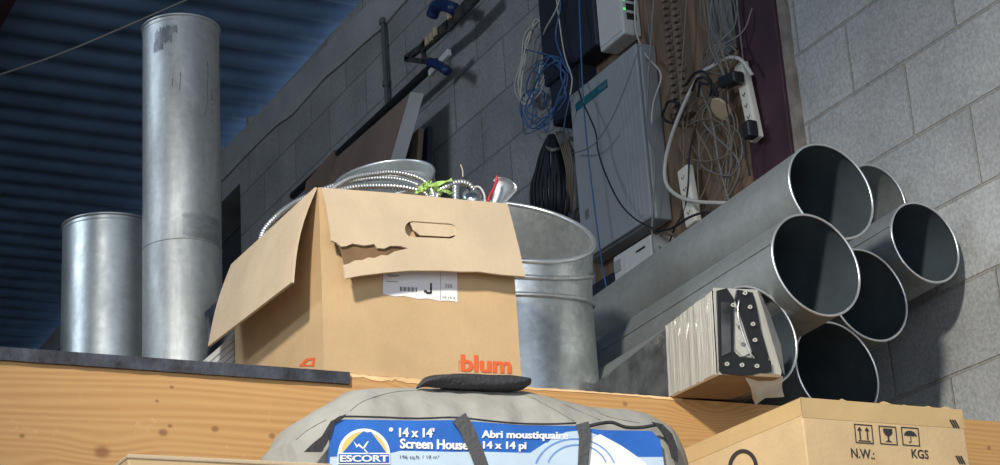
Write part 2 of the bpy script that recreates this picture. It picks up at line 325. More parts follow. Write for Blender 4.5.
def curve_to_mesh(cu, xf):
    o = bpy.data.objects.new('tmp', cu); COL.objects.link(o)
    dg = bpy.context.evaluated_depsgraph_get(); dg.update()
    me = bpy.data.meshes.new_from_object(o.evaluated_get(dg))
    V = [tuple(v.co) for v in me.vertices]; Fs = [tuple(p.vertices) for p in me.polygons]
    bpy.data.objects.remove(o); bpy.data.meshes.remove(me); bpy.data.curves.remove(cu)
    return [xf(v) for v in V], Fs
def shape2d(loops, xf, thick):            # filled outline(s) with holes; xf maps (u, v, w) to world
    cu = bpy.data.curves.new('c', 'CURVE'); cu.dimensions = '2D'; cu.fill_mode = 'BOTH'; cu.extrude = thick / 2
    for lp in loops:
        sp = cu.splines.new('POLY'); sp.points.add(len(lp) - 1); sp.use_cyclic_u = True
        for p, q in zip(sp.points, lp): p.co = (q[0], q[1], 0, 1)
    return curve_to_mesh(cu, xf)
def text2d(body, xf, box, thick=0.0006, bold=0.0, shear=0.0, space=1.0, heavy=0.0):     # fits the text in box = (u0, v0, u1, v1)
    cu = bpy.data.curves.new('t', 'FONT'); cu.body = body; cu.extrude = 0.0; cu.offset = bold; cu.shear = shear; cu.space_character = space; cu.resolution_u = 3
    V, Fs = curve_to_mesh(cu, lambda v: v)
    a = np.array(V); lo = a.min(0); hi = a.max(0)
    out = []; F2 = []
    for hv in ((-heavy, -heavy * .5, 0, heavy * .5, heavy) if heavy else (0,)):
      F2 += [tuple(i + len(out) for i in f_) for f_ in Fs]
      for v in V:
        uu = hv + box[0] + (v[0] - lo[0]) / (hi[0] - lo[0]) * (box[2] - box[0]); vv = box[1] + (v[1] - lo[1]) / (hi[1] - lo[1]) * (box[3] - box[1])
        out.append(xf((uu, vv, thick + (.00005 + abs(hv) * .00015 / heavy + (.00007 if hv > 0 else 0) if heavy else 0))))
    return out, F2
def pxplane(P, n, off=0.0):               # photo pixels laid onto a real plane (through P, normal n towards the viewer)
    n = unit(n)
    return lambda v: onplane(v[0], -v[1], np.asarray(P) + n * off, n) + n * v[2]
# ---------------------------------------------------------------- setting
WX = 2.903
def wall_piece(name, y0, y1, z0, z1, m, x0=WX, x1=WX + 0.2):
    return struct(G().box((x0, y0, z0), (x1, y1, z1)).mk(name, m))
struct(G().box((-5, -4, -0.1), (3.2, 16, 0)).mk('floor', m_floor))
wall_piece('wall_right', -4, 3.81, 0, 5.12, m_block_near)
wall_piece('wall_right', 3.81, 8.05, 0, 5.12, m_block_far)
wall_piece('wall_right', 8.05, 9.1, 4.87, 5.12, m_block_far)
wall_piece('wall_right', 9.1, 16, 0, 5.12, m_block_far)
wall_piece('wall_right', 8.0, 9.15, 0, 4.9, m_dark, WX + 0.21, WX + 0.3)  # near-black panel added behind the opening to hold its darkness
struct(G().box((-5, 15.9, 0), (3.2, 16.1, 5.6)).mk('wall_back', m_dark))
struct(G().box((-5.1, -4, 0), (-5, 16, 5.6)).mk('wall_left', m_ledge))
# smooth bond-beam band along the top of the block wall, slightly proud of it
v = []; f = []; ys = np.linspace(3.9, 15.8, 60)
g = G()
for i, y in enumerate(ys):
    e = 0.01 * math.sin(y * 7.1) + 0.006 * math.sin(y * 19.0)
    z1 = 5.06 + (y - 6.5) * 0.038 if y < 9 else 5.155
    z0 = z1 - 0.15 - e
    g.v += [(WX - 0.012, y, z0), (WX - 0.012, y, z1), (WX + 0.2, y, z1), (WX + 0.2, y, z0)]
    if i:
        b = 4 * (i - 1)
        g.f += [(b + k, b + (k + 1) % 4, b + 4 + (k + 1) % 4, b + 4 + k) for k in range(4)]
struct(g.mk('trim_1', m_ledge))
# fluted steel deck
g = G(); x0, x1 = -5.0, 3.15; pitch = 0.19; Y0, Y1, ZC = -4.0, 16.0, 5.24
prof = []; y = Y0
while y < Y1:
    prof += [(y + pitch * k / 8, ZC + 0.018 + 0.018 * math.tanh(2.2 * math.sin(2 * PI * k / 8))) for k in range(8)]; y += pitch
for (yy, zz) in prof: g.v += [(x0, yy, zz), (x1, yy, zz)]
for i in range(len(prof) - 1): g.f.append((2 * i, 2 * i + 1, 2 * i + 3, 2 * i + 2))
top = len(g.v); g.v += [(x0, Y0, ZC + 0.12), (x1, Y0, ZC + 0.12), (x1, Y1, ZC + 0.12), (x0, Y1, ZC + 0.12)]; g.f.append((top, top + 1, top + 2, top + 3))
struct(g.mk('ceiling', m_deck, smooth=True, auto=50))
# mortar lumps packed between the band and the deck flutes
g = G(); rnd = random.Random(3)
for k in range(9):
    y = 5.9 + k * pitch * 1.4 + rnd.uniform(-.12, .12); z1 = 5.06 + (y - 6.5) * 0.038
    s = rnd.uniform(0.15, 0.55)
    n = 7; c = A(WX + 0.03, y, z1 + 0.03 + .04 * s)
    vs = []; fs = []
    for i in range(n):
        a = 2 * PI * i / n
        vs += [c + A(-0.03 * s, 0.05 * s * math.cos(a) * rnd.uniform(.7, 1.2), 0.045 * s * math.sin(a)), c + A(0.12, 0.07 * s * math.cos(a), 0.075 * math.sin(a))]
    for i in range(n): j = (i + 1) % n; fs.append((2 * i, 2 * j, 2 * j + 1, 2 * i + 1))
    fs.append(tuple(2 * i for i in range(n)))
    g.add(vs, fs)
struct(g.mk('trim_2', m_ledge))

# maroon steel column set in the wall
col = empty('steel_column', (2.87, 3.81, 0), 'dark maroon painted steel column running up between plywood panel and block wall', 'column')
G().box((2.872, 3.725, 0), (2.888, 3.905, 5.2)).mk('flange', m_maroon, col, bevel=0.002)
G().box((2.888, 3.80, 0), (3.05, 3.815, 5.2)).mk('web', m_maroon, col)
g = G(); rnd = random.Random(5); zz = np.linspace(0, 5.1, 140)
for i, z in enumerate(zz):
    a = 3.727 - 0.022 - rnd.uniform(0, .008)
    g.v += [(2.882, 3.727, z), (2.892 - rnd.uniform(0, .004), a, z), (2.91, a - 0.004, z), (2.91, 3.73, z)]
    if i:
        b = 4 * (i - 1); g.f += [(b + k, b + (k + 1) % 4, b + 4 + (k + 1) % 4, b + 4 + k) for k in range(4)]
g.mk('mortar_edge', m_mortar, col, label='rough grey mortar bead along the column edge')
# maroon joist at the top left corner
j = empty('steel_joist', (1.1, 7.6, 4.95), 'dark maroon steel joist under the blue deck in the top left corner', 'joist')
xl = at(14, 0, Z=5.06)[0]
G().box((xl - 0.12, 5.0, 5.04), (xl, 15.8, 5.06)).mk('bottom_flange', m_maroon, j)
G().box((xl - 0.066, 5.0, 5.06), (xl - 0.054, 15.8, 5.22)).mk('web', m_maroon, j)
G().box((xl - 0.12, 5.0, 5.22), (xl, 15.8, 5.238)).mk('top_flange', m_maroon, j)

# ---------------------------------------------------------------- platform, beam, edging
ZP = 2.42
struct(G().box((-2.5, 3.06, ZP - 0.03), (2.0, 9.5, ZP - 0.0005)).mk('loft_deck', m_brownbase))
struct(G().box((2.0, 3.06, ZP - 0.16), (WX - 0.001, 5.2, ZP - 0.13)).mk('loft_deck', m_brownbase))     # sunken bay: the ducts lie on the beam and slope back into it
struct(G().box((2.0, 5.2, ZP - 0.03), (WX - 0.001, 9.5, ZP - 0.0005)).mk('loft_deck', m_brownbase))
struct(G().box((-2.5, 1.95, 1.86), (WX - 0.001, 3.01, 1.93)).mk('lower_shelf_deck', m_brownbase))
beam = empty('timber_beam', (0.2, 3.04, 2.1), 'knotty orange pine beam across the front of the loft carrying the stored things', 'beam')
g = G(); xs = np.linspace(-2.5, WX - 0.002, 400); rnd = random.Random(11); e = 0
for i, x in enumerate(xs):
    chip = 0.0015
    if 1.25 < x < 1.98: e = e * 0.6 + rnd.uniform(0, 0.0012); chip = 0.002 + e
    g.v += [(x, 3.018, 2.10), (x, 3.018, ZP - chip), (x, 3.022 + chip, ZP), (x, 3.058, ZP), (x, 3.058, 2.10)]
    if i:
        b = 5 * (i - 1); g.f += [(b + k, b + (k + 1) % 5, b + 5 + (k + 1) % 5, b + 5 + k) for k in range(5)]
g.f += [(4, 3, 2, 1, 0), tuple(5 * 399 + k for k in range(5))]
g.mk('board', m_pine, beam)
g = G(); rnd = random.Random(12)                       # splintered top edge
x = 1.262; top = []; bot = []
while x < 1.99:
    top.append((x, 3.0172, ZP + rnd.uniform(-.0006, .001))); bot.append((x, 3.0168, ZP - .003 - rnd.uniform(0.0, 0.009) * (0.5 + 0.5 * math.sin(x * 9 + 1)))); x += rnd.uniform(0.004, 0.016)
g.v = top + bot + [(a, b + 0.006, c) for a, b, c in top] + [(a, b + 0.004, c) for a, b, c in bot]; n = len(top)
for i in range(n - 1): g.f += [(i, i + 1, n + i + 1, n + i), (2 * n + i, 2 * n + i + 1, i + 1, i), (n + i, n + i + 1, 3 * n + i + 1, 3 * n + i), (2 * n + i, 3 * n + i, 3 * n + i + 1, 2 * n + i + 1)]
g.mk('splintered_edge', m_splinter, beam, label='pale splintered raw wood along the top edge')
xe = at(350, 376, Y=3.010)[0]
g = G(); xs = np.linspace(-2.5, xe, 160); rnd = random.Random(2)
for i, x in enumerate(xs):
    q = rnd.uniform(-.0006, .0006)
    g.v += [(x, 3.010 + q, ZP - 0.0205 + q), (x, 3.009 + q, ZP + 0.0015), (x, 3.07, ZP + 0.002), (x, 3.07, ZP + 0.0005), (x, 3.0175, ZP + 0.0005), (x, 3.0175, ZP - 0.0205)]
    if i:
        b = 6 * (i - 1); g.f += [(b + k, b + (k + 1) % 6, b + 6 + (k + 1) % 6, b + 6 + k) for k in range(6)]
g.f += [(5, 4, 3, 2, 1, 0), tuple(6 * 159 + k for k in range(6))]
tag(g.mk('edging_strip', m_strip), 'scuffed black edging strip capping the left half of the pine beam', 'edging')

# ---------------------------------------------------------------- ducts
def bead(g, c, d, r, h, t=0.004):
    g.lathe(c, d, [(r, h - t), (r + t * .8, h - t * .5), (r + t, h), (r + t * .8, h + t * .5), (r, h + t)])
def duct(name, c, d, r, L, label, m, group=None, seam=120, rimr=0.0028, base=None, cat='duct', inner=None):
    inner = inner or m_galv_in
    """open round duct: mouth centre c, axis d pointing away from the mouth"""
    c = A(*c); d = unit(d)
    b = base if base is not None else c + d * L / 2 - A(0, 0, r)
    o = empty(name, b, label, cat, group)
    th = 0.0012
    G().lathe(c, d, [(r, 0), (r, L), (r - th / 2, L), (r - th / 2, 0)], n=72, closed=True).mk('pipe_wall', m, o, smooth=True, auto=50)
    G().lathe(c, d, [(r - th / 2, 0.001), (r - th / 2, L), (r - th, L), (r - th, 0.001)], n=72, closed=True).mk('inner_wall', inner, o, smooth=True, auto=50, label='inside of the duct, its shade put into the colour')
    g = G(); g.lathe(c, d, [(r - th + rimr * math.cos(a), rimr * math.sin(a)) for a in np.linspace(0, 2 * PI, 9)[:-1]], n=72, closed=True)
    g.mk('rolled_rim', m_rim, o, smooth=True, label='bright worn edge around the mouth')
    u = unit(np.cross(d, [0, 0, 1.0] if abs(d[2]) < .9 else [1.0, 0, 0])); v = np.cross(d, u); a = math.radians(seam)
    n_ = u * math.cos(a) + v * math.sin(a); t_ = np.cross(d, n_)
    G().obox(c + d * (L / 2) + n_ * (r + 0.0012), t_ * 0.006, n_ * 0.0012, d * (L / 2 - 0.004)).mk('lock_seam', m, o)
    return o
def dirv(yw, pt):
    yw = math.radians(yw); pt = math.radians(pt)
    return A(-math.sin(yw) * math.cos(pt), math.cos(yw) * math.cos(pt), math.sin(pt))
GR = None
tubes = [
 ((2.383, 2.973, 2.883), .1102, (2.2, -4.4), 1.5, 'long galvanised duct highest on the left of the stack, its mouth beside the maroon column'),
 ((2.276, 2.917, 2.690), .1112, (3.0, -3.9), 1.5, 'long galvanised duct mid-stack with a fully visible mouth, above the wrapped bundle'),
 ((2.802, 3.328, 3.046), .0884, (2.9, -4.0), 1.2, 'smaller short-looking duct peeking out behind the topmost left mouth'),
 ((2.774, 3.151, 2.870), .0989, (2.9, -4.0), 1.3, 'rightmost duct of the stack, leaning on the grey block wall'),
 ((2.592, 3.153, 2.729), .1092, (2.9, -4.0), 1.3, 'duct with mouth half hidden behind the middle one and below the rightmost duct'),
 ((2.470, 3.140, 2.543), .1120, (2.9, -4.0), 1.3, 'bottom duct whose dark mouth rises behind the carton with shipping symbols'),
 ((2.125, 2.945, 2.537), .1043, (3.0, -3.9), 1.5, 'lowest left duct, its mouth partly covered by the plastic-wrapped bundle'),
]
for k, (c, r, (yw, pt), L, lab) in enumerate(tubes):
    duct('round_duct', c, dirv(yw, pt), r, L, lab, m_galv_dull, seam=(200 if k % 2 else 75), inner=(m_galv_dull if k == 2 else None))  # the mouth turned to the light gets a lighter inside colour
# upright ducts on the left
TY = 3.71; cb = at(183.5, 357, Y=TY); ct = at(180, 20, Y=TY)
ht = ct[2] - ZP
cx, cy = at(182, 200, Y=TY)[0], TY
tall = empty('upright_duct', (cx, cy, ZP + .001), 'tall narrow galvanised duct standing upright on the loft, left of the open box', 'duct')
def upright(o, cx, cy, r, h, m, z0=ZP + .001, lean=(0, 0), rim=0.0035):
    d = unit(A(lean[0], lean[1], 1)); c = A(cx, cy, z0)
    G().lathe(c, d, [(r, 0), (r, h), (r - .0014, h), (r - .0014, 0)], n=80, closed=True).mk('pipe_wall', m, o, smooth=True, auto=50)
    g = G(); g.lathe(c, d, [(r + rim * math.cos(a), h - rim + rim * math.sin(a)) for a in np.linspace(0, 2 * PI, 9)[:-1]], n=80, closed=True)
    g.lathe(c, d, [(r, h - .016), (r + .0015, h - .0145), (r, h - .013)], n=80)
    g.mk('rolled_rim', m, o, smooth=True)
    return c, d
rt = 0.0845
upright(tall, cx, cy, rt, ht - .024, m_galv_tall)
def on_cyl(cx, cy, r):      # flat (u = angle*r, v = height) onto the cylinder
    return lambda v: A(cx + (r + v[2]) * math.sin(v[0] / r), cy - (r + v[2]) * math.cos(v[0] / r), ZP + v[1])
def sheet_on(o, name, m, cx, cy, r, u0, u1, v0, v1, t=.0009, n=12, wob=0.0, label=None):
    f_ = on_cyl(cx, cy, r); g = G(); rnd = random.Random(4)
    for i in range(n + 1):
        u = u0 + (u1 - u0) * i / n; w0 = rnd.uniform(-wob, wob); w1 = rnd.uniform(-wob, wob)
        g.v += [f_((u, v0 + w0, t)), f_((u, v1 + w1, t))]
        if i: b = 2 * i; g.f.append((b - 2, b, b + 1, b - 1))
    return g.mk(name, m, o, label=label)
vz = lambda y: at(180, y, Y=TY - .08)[2] - ZP
G().lathe((cx, cy, ZP + vz(238)), (0, 0, 1), [(rt, -.0012), (rt + .0013, -.0006), (rt + .0013, .0006), (rt, .0012)], n=80).mk('joint_ring', m_galv_tall, tall, smooth=True)
m_smudge2 = metal_mat('rubbed_grey_stain', (0.38, 0.40, 0.40), 0.5, dirt=0.5, stretch=(1, 1, 3))
m_smudge = mat('dark_grey_smudge', (0.20, 0.21, 0.22), 0.5, metal=0.6, var=0.3, vscale=40)
m_ink2 = mat('grey_marker_ink', (0.10, 0.11, 0.13), 0.6)
f_ = on_cyl(cx, cy, rt)
def scrib(pts, w):
    g = G(); g.sweep([f_((a, b, .0004)) for a, b in spline([(p[0], p[1]) for p in pts], 6)], w, n=5); return g
vz = lambda y: at(180, y, Y=TY - .08)[2] - ZP
g = scrib([(.036, vz(57)), (.037, vz(70)), (.034, vz(82)), (.034, vz(96)), (.028, vz(112))], .0007)
for p in ([(.046, vz(84)), (.050, vz(86)), (.046, vz(90)), (.051, vz(93)), (.045, vz(94))], [(.047, vz(98)), (.051, vz(99))], [(.046, vz(103)), (.051, vz(106)), (.046, vz(108))], [(.046, vz(114)), (.05, vz(116))], [(-.028, vz(72)), (-.029, vz(82)), (-.030, vz(90))], [(-.045, vz(78)), (-.046, vz(86))]):
    q = scrib(p, .0008); g.add(q.v, q.f)
g.mk('marker_writing', m_ink2, tall, label='faint grey marker scribble')
sm = []
sheet_on(tall, 'stain', m_smudge2, cx, cy, rt, -.026, .075, vz(237), vz(212), t=.0004, n=40, wob=.002, label='dark rubbed stain above the joint')
rnd = random.Random(9)
vz = lambda y: at(180, y, Y=TY - .08)[2] - ZP
for (ua, ub, ya_, yb__, nm) in ((-.088, -.046, 42, 27, .007), (-.070, -.034, 33, 25, .004), (-.092, -.066, 48, 38, .004)):
    sheet_on(tall, 'smudge', m_smudge, cx, cy, rt, ua, ub, vz(ya_), vz(yb__), t=.0005, n=22, wob=nm, label='dark smudge near the rim')

rs = 0.103
sx, sy = at(108.5, 280, Y=3.93)[0], 3.93
short = empty('upright_duct', (sx, sy, ZP + .001), 'short wide galvanised duct standing upright at the far left, behind the tall one', 'duct')
hs = at(109, 213, Y=sy)[2] - ZP - .037
upright(short, sx, sy, rs, hs, m_galv, lean=(0.0, -0.01))
G().obox((sx + rs * math.sin(.42), sy - (rs + .001) * math.cos(.42), ZP + hs / 2), A(math.cos(.42), math.sin(.42), 0) * .006, A(-math.sin(.42), math.cos(.42), 0) * .0012, A(0, 0, hs / 2 - .01)).mk('lock_seam', m_galv, short)

# ---------------------------------------------------------------- adjustable elbow (segments joined by beads)
eb = empty('duct_elbow', (1.82, 3.38, ZP + .001), 'wide galvanised duct elbow with raised beads behind the right side of the open box', 'duct elbow')
re = 0.178
c0 = A(1.850, 3.44, ZP + 0.002)
cdir = unit(A(-0.16, -1.0, 0))             # leans toward the viewer
# gore planes: centre, tilt
segs = []; ang = 0.0; p = c0.copy()
plan = [(0.035, 0.0), (0.270, 10), (0.080, 14), (0.085, 17)]
cuts = [(p.copy(), 0.0)]
tilt = 0.0
for L, da in plan:
    tilt_mid = tilt
    dvec = A(0, 0, 1) * math.cos(tilt) + cdir * math.sin(tilt)
    p = p + dvec * L
    tilt = tilt + math.radians(da)
    cuts.append((p.copy(), tilt))
def ring(c, tl, r, n=84):
    dv = A(0, 0, 1) * math.cos(tl) + cdir * math.sin(tl); side = unit(np.cross(dv, cdir) if abs(dv @ cdir) < .99 else A(1, 0, 0)); e2 = unit(np.cross(side, dv))
    return [c + r * (side * math.cos(2 * PI * k / n) + e2 * math.sin(2 * PI * k / n)) for k in range(n)]
def loft(rings):
    g = G(); n = len(rings[0])
    for i, r_ in enumerate(rings):
        g.v += [tuple(q) for q in r_]
        if i:
            b = (i - 1) * n; g.f += [(b + k, b + (k + 1) % n, b + n + (k + 1) % n, b + n + k) for k in range(n)]
    return g
for i in range(len(cuts) - 1):
    (ca, ta), (cc, tb) = cuts[i], cuts[i + 1]
    g = loft([ring(ca, ta, re), ring(cc, tb, re)]); g2 = loft([ring(ca, ta, re - .0015), ring(cc, tb, re - .0015)]); g.add(g2.v, g2.f)
    g.mk('segment', m_galv_tub, eb, smooth=True)
for i, (cc, tl) in enumerate(cuts):
    t = 0.006 if i < len(cuts) - 1 else 0.0055
    g = G(); g.sweep(ring(cc, tl, re + .001), t, n=8, closed=True)
    g.mk('bead' if i < len(cuts) - 1 else 'rolled_rim', m_rim if i == len(cuts) - 1 else m_galv_tub, eb, smooth=True)

# ---------------------------------------------------------------- open cardboard box
bx = empty('cardboard_box', (1.45, 3.28, ZP + .004), 'open brown cardboard box with orange lettering and torn front flap, full of conduit', 'cardboard box')
X0, X1, Yb0, Yb1, Zb0 = 1.2450, 1.643, 3.030, 3.500, ZP + 0.004
Zb1 = at(316, 187, Y=Yb0)[2]
t = 0.005
g = G(); g.box((X0, Yb0, Zb0), (X1, Yb0 + t, Zb1)); g.box((X0, Yb1 - t, Zb0), (X1, Yb1, Zb1)); g.box((X0, Yb0 + t, Zb0), (X0 + t, Yb1 - t, Zb1)); g.box((X1 - t, Yb0 + t, Zb0), (X1, Yb1 - t, Zb1)); g.box((X0 + t, Yb0 + t, Zb0), (X1 - t, Yb1 - t, Zb0 + t))
g.mk('body', m_card, bx)
# left flap folded outward
Ha = A(X0 - .001, Yb0 + .004, Zb1); Hb = A(X0 - .001, Yb1, Zb1 + .004)
Oa = at(294, 283, Y=Yb0 - .002); Ob = at(210, 347, Y=3.46)
nrm = unit(np.cross(Hb - Ha, Oa - Ha));
if nrm[0] > 0: nrm = -nrm
g = G(); N1, N2 = 14, 8
def flap_pt(a, b, o):
    p_ = (Ha * (1 - a) + Hb * a) * (1 - b) + (Oa * (1 - a) + Ob * a) * b
    return p_ + nrm * (0.010 * math.sin(b * PI) * (1 - .4 * a) + o)
for o in (0.0045, 0):
    for i in range(N1 + 1):
        for k in range(N2 + 1): g.v.append(tuple(flap_pt(i / N1, k / N2, o)))
S = (N1 + 1) * (N2 + 1)
idx = lambda i, k, s: s * S + i * (N2 + 1) + k
for i in range(N1):
    for k in range(N2):
        for s in (0, 1): g.f.append((idx(i, k, s), idx(i + 1, k, s), idx(i + 1, k + 1, s), idx(i, k + 1, s)))
for i in range(N1):
    for k in (0, N2): g.f.append((idx(i, k, 0), idx(i + 1, k, 0), idx(i + 1, k, 1), idx(i, k, 1)))
for k in range(N2):
    for i in (0, N1): g.f.append((idx(i, k, 0), idx(i, k + 1, 0), idx(i, k + 1, 1), idx(i, k, 1)))
g.mk('flap', m_card_in, bx, smooth=True, auto=40)
# torn front flap
P1 = at(318, 188, Y=Yb0 - .002); P2 = at(511, 205, Y=Yb0 - .002); P3 = at(525, 277, Y=Yb0 - .034)
fn = unit(np.cross(P2 - P1, P3 - P1));
if fn[1] > 0: fn = -fn
fx = pxplane(P1, fn)
out = [(321, 188), (345, 190), (400, 194), (460, 200), (507, 204), (512, 222), (519, 250), (525, 277), (500, 275), (478, 272), (461, 272), (440, 271), (410, 271), (385, 273), (360, 276), (345, 279),
       (344, 270), (343, 265.5), (349, 264), (354, 261), (362, 260.5), (368, 258), (374, 258.5), (381, 255.5), (387, 256), (394, 252), (408, 248.8), (400, 246.5), (390, 246.2), (384, 249), (377, 248.5), (374, 244.5), (364, 246), (352, 244), (346, 246.5), (341, 247), (336, 243), (331, 241), (329, 225), (326, 206)]
hole = []
for a in np.linspace(PI / 2, 3 * PI / 2, 10): hole.append((412 + 7.5 * math.cos(a), 229.5 - 8 * math.sin(a)))
for a in np.linspace(-PI / 2, PI / 2, 10): hole.append((449 + 7.5 * math.cos(a), 231.5 - 7.5 * math.sin(a)))
neg = lambda L_: [(a, -b) for a, b in L_]
V, Fs = shape2d([neg(out), neg(hole)], fx, 0.004)
mk('flap', V, Fs, m_card_in, bx)
V, Fs = shape2d([neg([(409, 220.5), (449, 223), (456.5, 229), (456, 235), (449, 237), (420, 235.5), (413, 230)])], pxplane(P1, fn, -.002), 0.002)
mk('handle_tab', V, Fs, m_card_in, bx, label='pushed-in tab of the hand hole')
V, Fs = shape2d([neg([(331, 235), (412, 243), (409, 250), (392, 255), (345, 268), (340, 250)])], pxplane(P1, fn, -.0045), 0.001)
mk('torn_layer', V, Fs, m_card_torn, bx, label='darker torn inner layer of the flap')
# label and lettering on the front face
pf = A(0, Yb0 - .0008, 0); nf_ = A(0, -1, 0)
fx = pxplane(pf, nf_)
lab = [(383, 268), (457, 272), (457.5, 302), (448, 300.5), (439, 301), (428, 298.5), (418, 299), (404, 296), (395, 296.5), (383, 294)]
V, Fs = shape2d([neg(lab)], fx, 0.0004); lb = mk('shipping_label', V, Fs, m_paper, bx, label='ragged white shipping label')
g = G()
fxi = pxplane(A(0, Yb0 - .0014, 0), nf_)
def quad(g, x0, y0, x1, y1, fx=fxi, sl=0.06):
    g.add([fx((x0, -(y0), 0)), fx((x1, -(y0 + (x1 - x0) * sl), 0)), fx((x1, -(y1 + (x1 - x0) * sl), 0)), fx((x0, -y1, 0))], [(0, 1, 2, 3)])
for k in range(13): quad(g, 400 + k * 1.35, 286.5 + k * .08, 400 + k * 1.35 + (0.5 if k % 3 else 0.9), 291 + k * .08)
quad(g, 430, 283, 432, 293.5); quad(g, 426, 291.5, 431, 294); quad(g, 424, 290, 427, 292.5); quad(g, 440.5, 272, 440.8, 300); quad(g, 386, 281, 398, 281.5)
V, Fs = text2d('SERIES', lambda v: fxi((v[0], v[1] - (v[0] - 388) * .06, 0)), (388, -276.5, 399, -274.3)); g.add(V, Fs)
V, Fs = text2d('350', lambda v: fxi((v[0], v[1] - (v[0] - 445) * .06, 0)), (445, -287.5, 452, -284)); g.add(V, Fs)
V, Fs = text2d('HEINZE', lambda v: fxi((v[0], v[1] - (v[0] - 443) * .06, 0)), (443, -298.3, 455, -296.2)); 
V, Fs = text2d('10 15 2', lambda v: fxi((v[0], v[1] - (v[0] - 443) * .06, 0)), (443, -298.3, 455, -296.2)); g.add(V, Fs)
g.mk('print', m_black, lb)
V, Fs = text2d('blum', lambda v: fx((v[0], v[1] - (v[0] - 462) * .045, v[2])), (461, -371.5, 511, -354.5), bold=.02, heavy=.5)
mk('printed_lettering', V, Fs, m_orange, bx, label='orange blum lettering')
V, Fs = text2d('r', lambda v: fx((v[0], v[1], 0)), (458.5, -371, 461, -360)); mk('printed_mark', V, Fs, m_orange_pale, bx, label='faint orange mark')
sxp = pxplane(A(X0 - .0008, 0, 0), A(-1, 0, 0))
V, Fs = shape2d([neg([(299, 366), (306, 358.5), (315, 357.5), (314, 366.2)]), neg([(304, 364.5), (308, 360.5), (312.5, 359.8), (311.8, 364.8)])], sxp, .0003)
mk('printed_mark', V, Fs, m_orange, bx, label='orange printed corner mark on the side')
# tape over the corner edge
# ---------------------------------------------------------------- contents of the open box
def ribbed(g, pts, r, pitch=.0064, n=10):
    P = spline(pts, 40); out = [P[0]]; acc = 0
    step = pitch / 4
    for a, b in zip(P[:-1], P[1:]):
        d_ = np.linalg.norm(b - a); k = 0
        while acc + d_ - k * step >= step and d_ > 0:
            k += 1
            tt = (k * step - acc) / d_
            if 0 <= tt <= 1: out.append(a + (b - a) * tt)
            if k > 200: break
        acc = (acc + d_) - k * step
    rr = [r * (1 + .17 * math.sin(2 * PI * i / 4 + .8)) for i in range(len(out))]
    g.sweep(out, rr, n=n)
m_flex = metal_mat('flexible_conduit_steel', (0.62, 0.62, 0.61), 0.35, dirt=0.15)
coil = empty('flexible_conduit', (1.4, 3.3, Zb0 + .01), 'coil of ribbed silver flexible conduit arching over the left rim of the open box', 'conduit')
g = G()
Pc = [at(264, 330, Y=3.40), at(262, 262, Y=3.37), at(262, 236, Y=3.385), at(276, 217, Y=3.39), at(300, 200, Y=3.41), at(340, 184, Y=3.42), at(380, 178, Y=3.42), at(410, 182, Y=3.41), at(428, 193, Y=3.38), at(436, 215, Y=3.34), at(425, 260, Y=3.3),
      at(380, 275, Y=3.25), at(330, 250, Y=3.25), at(322, 205, Y=3.28), at(345, 181, Y=3.30), at(375, 173.5, Y=3.31), at(400, 173, Y=3.31), at(424, 181, Y=3.30), at(434, 198, Y=3.27), at(430, 240, Y=3.24),
      at(370, 265, Y=3.18), at(322, 240, Y=3.16), at(325, 200, Y=3.17), at(350, 188, Y=3.18), at(385, 186, Y=3.18), at(412, 189, Y=3.17), at(428, 197, Y=3.16), at(432, 230, Y=3.14)]
ribbed(g, Pc, .0056)
g.mk('armoured_sleeve', m_flex, coil, smooth=True)
g = G(); ribbed(g, [at(436, 240, Y=3.12), at(437, 198, Y=3.12), at(446, 187, Y=3.12), at(458, 182.5, Y=3.12), at(468, 184, Y=3.12), at(474, 190, Y=3.12)], .0062)
c2 = empty('flexible_conduit', at(455, 240, Y=3.12), 'short hump of flexible conduit with wires poking out, beside the green tape', 'conduit')
g.mk('armoured_sleeve', m_flex, c2, smooth=True)
G().sweep(spline([at(472, 188, Y=3.12), at(479, 187, Y=3.11), at(484, 194, Y=3.10), at(485, 203, Y=3.10), at(486, 215, Y=3.10)], 8), .0022, n=8).mk('white_wire', m_cabwhite, c2, smooth=True, label='white wire end')
G().sweep(spline([at(470, 190, Y=3.12), at(465, 183, Y=3.12), at(463, 177, Y=3.12)], 6), .0018, n=7).mk('black_wire', m_cabblack, c2, smooth=True, label='black wire end')
G().sweep(spline([at(463, 177.5, Y=3.12), at(462.5, 170, Y=3.12), at(460.5, 164.5, Y=3.12)], 6), .0013, n=7).mk('bare_wire_end', m_tan, c2, smooth=True, label='bare copper-coloured tip')
g = G(); ribbed(g, [at(455, 230, Y=3.09), at(455.5, 205, Y=3.09), at(455.5, 185, Y=3.09)], .0062)
c3 = tag(g.mk('conduit_offcut', m_galv_tub, smooth=True), 'short straight silver tube standing upright in front of the conduit hump', 'conduit')
# shallow round end cap lying tilted behind the coil
cc = at(385, 181, Y=3.47)
maj = unit(CR * math.cos(math.radians(9)) + CU * math.sin(math.radians(9))); mi = unit(CU * math.cos(math.radians(9)) - CR * math.sin(math.radians(9)))
nn = unit(mi * .93 - CF * .37)
cap = empty('duct_end_cap', cc - A(0, 0, .03), 'shallow round dusty metal end cap tilted behind the conduit coil in the open box', 'end cap')
R_ = .108
G().lathe(cc, nn, [(0.0005, -.028), (R_ * .9, -.028), (R_, -.02), (R_, .006), (R_ - .0015, .006), (R_ - .0015, -.018), (R_ * .89, -.0265), (.0005, -.0265)], n=64).mk('pan', m_galv, cap, smooth=True, auto=45)
g = G(); ring_ = [cc + nn * .006 + R_ * (maj * math.cos(a) + unit(np.cross(nn, maj)) * math.sin(a)) for a in np.linspace(0, 2 * PI, 65)[:-1]]
g.sweep(ring_, .003, n=7, closed=True); g.mk('rolled_rim', m_rim, cap, smooth=True)
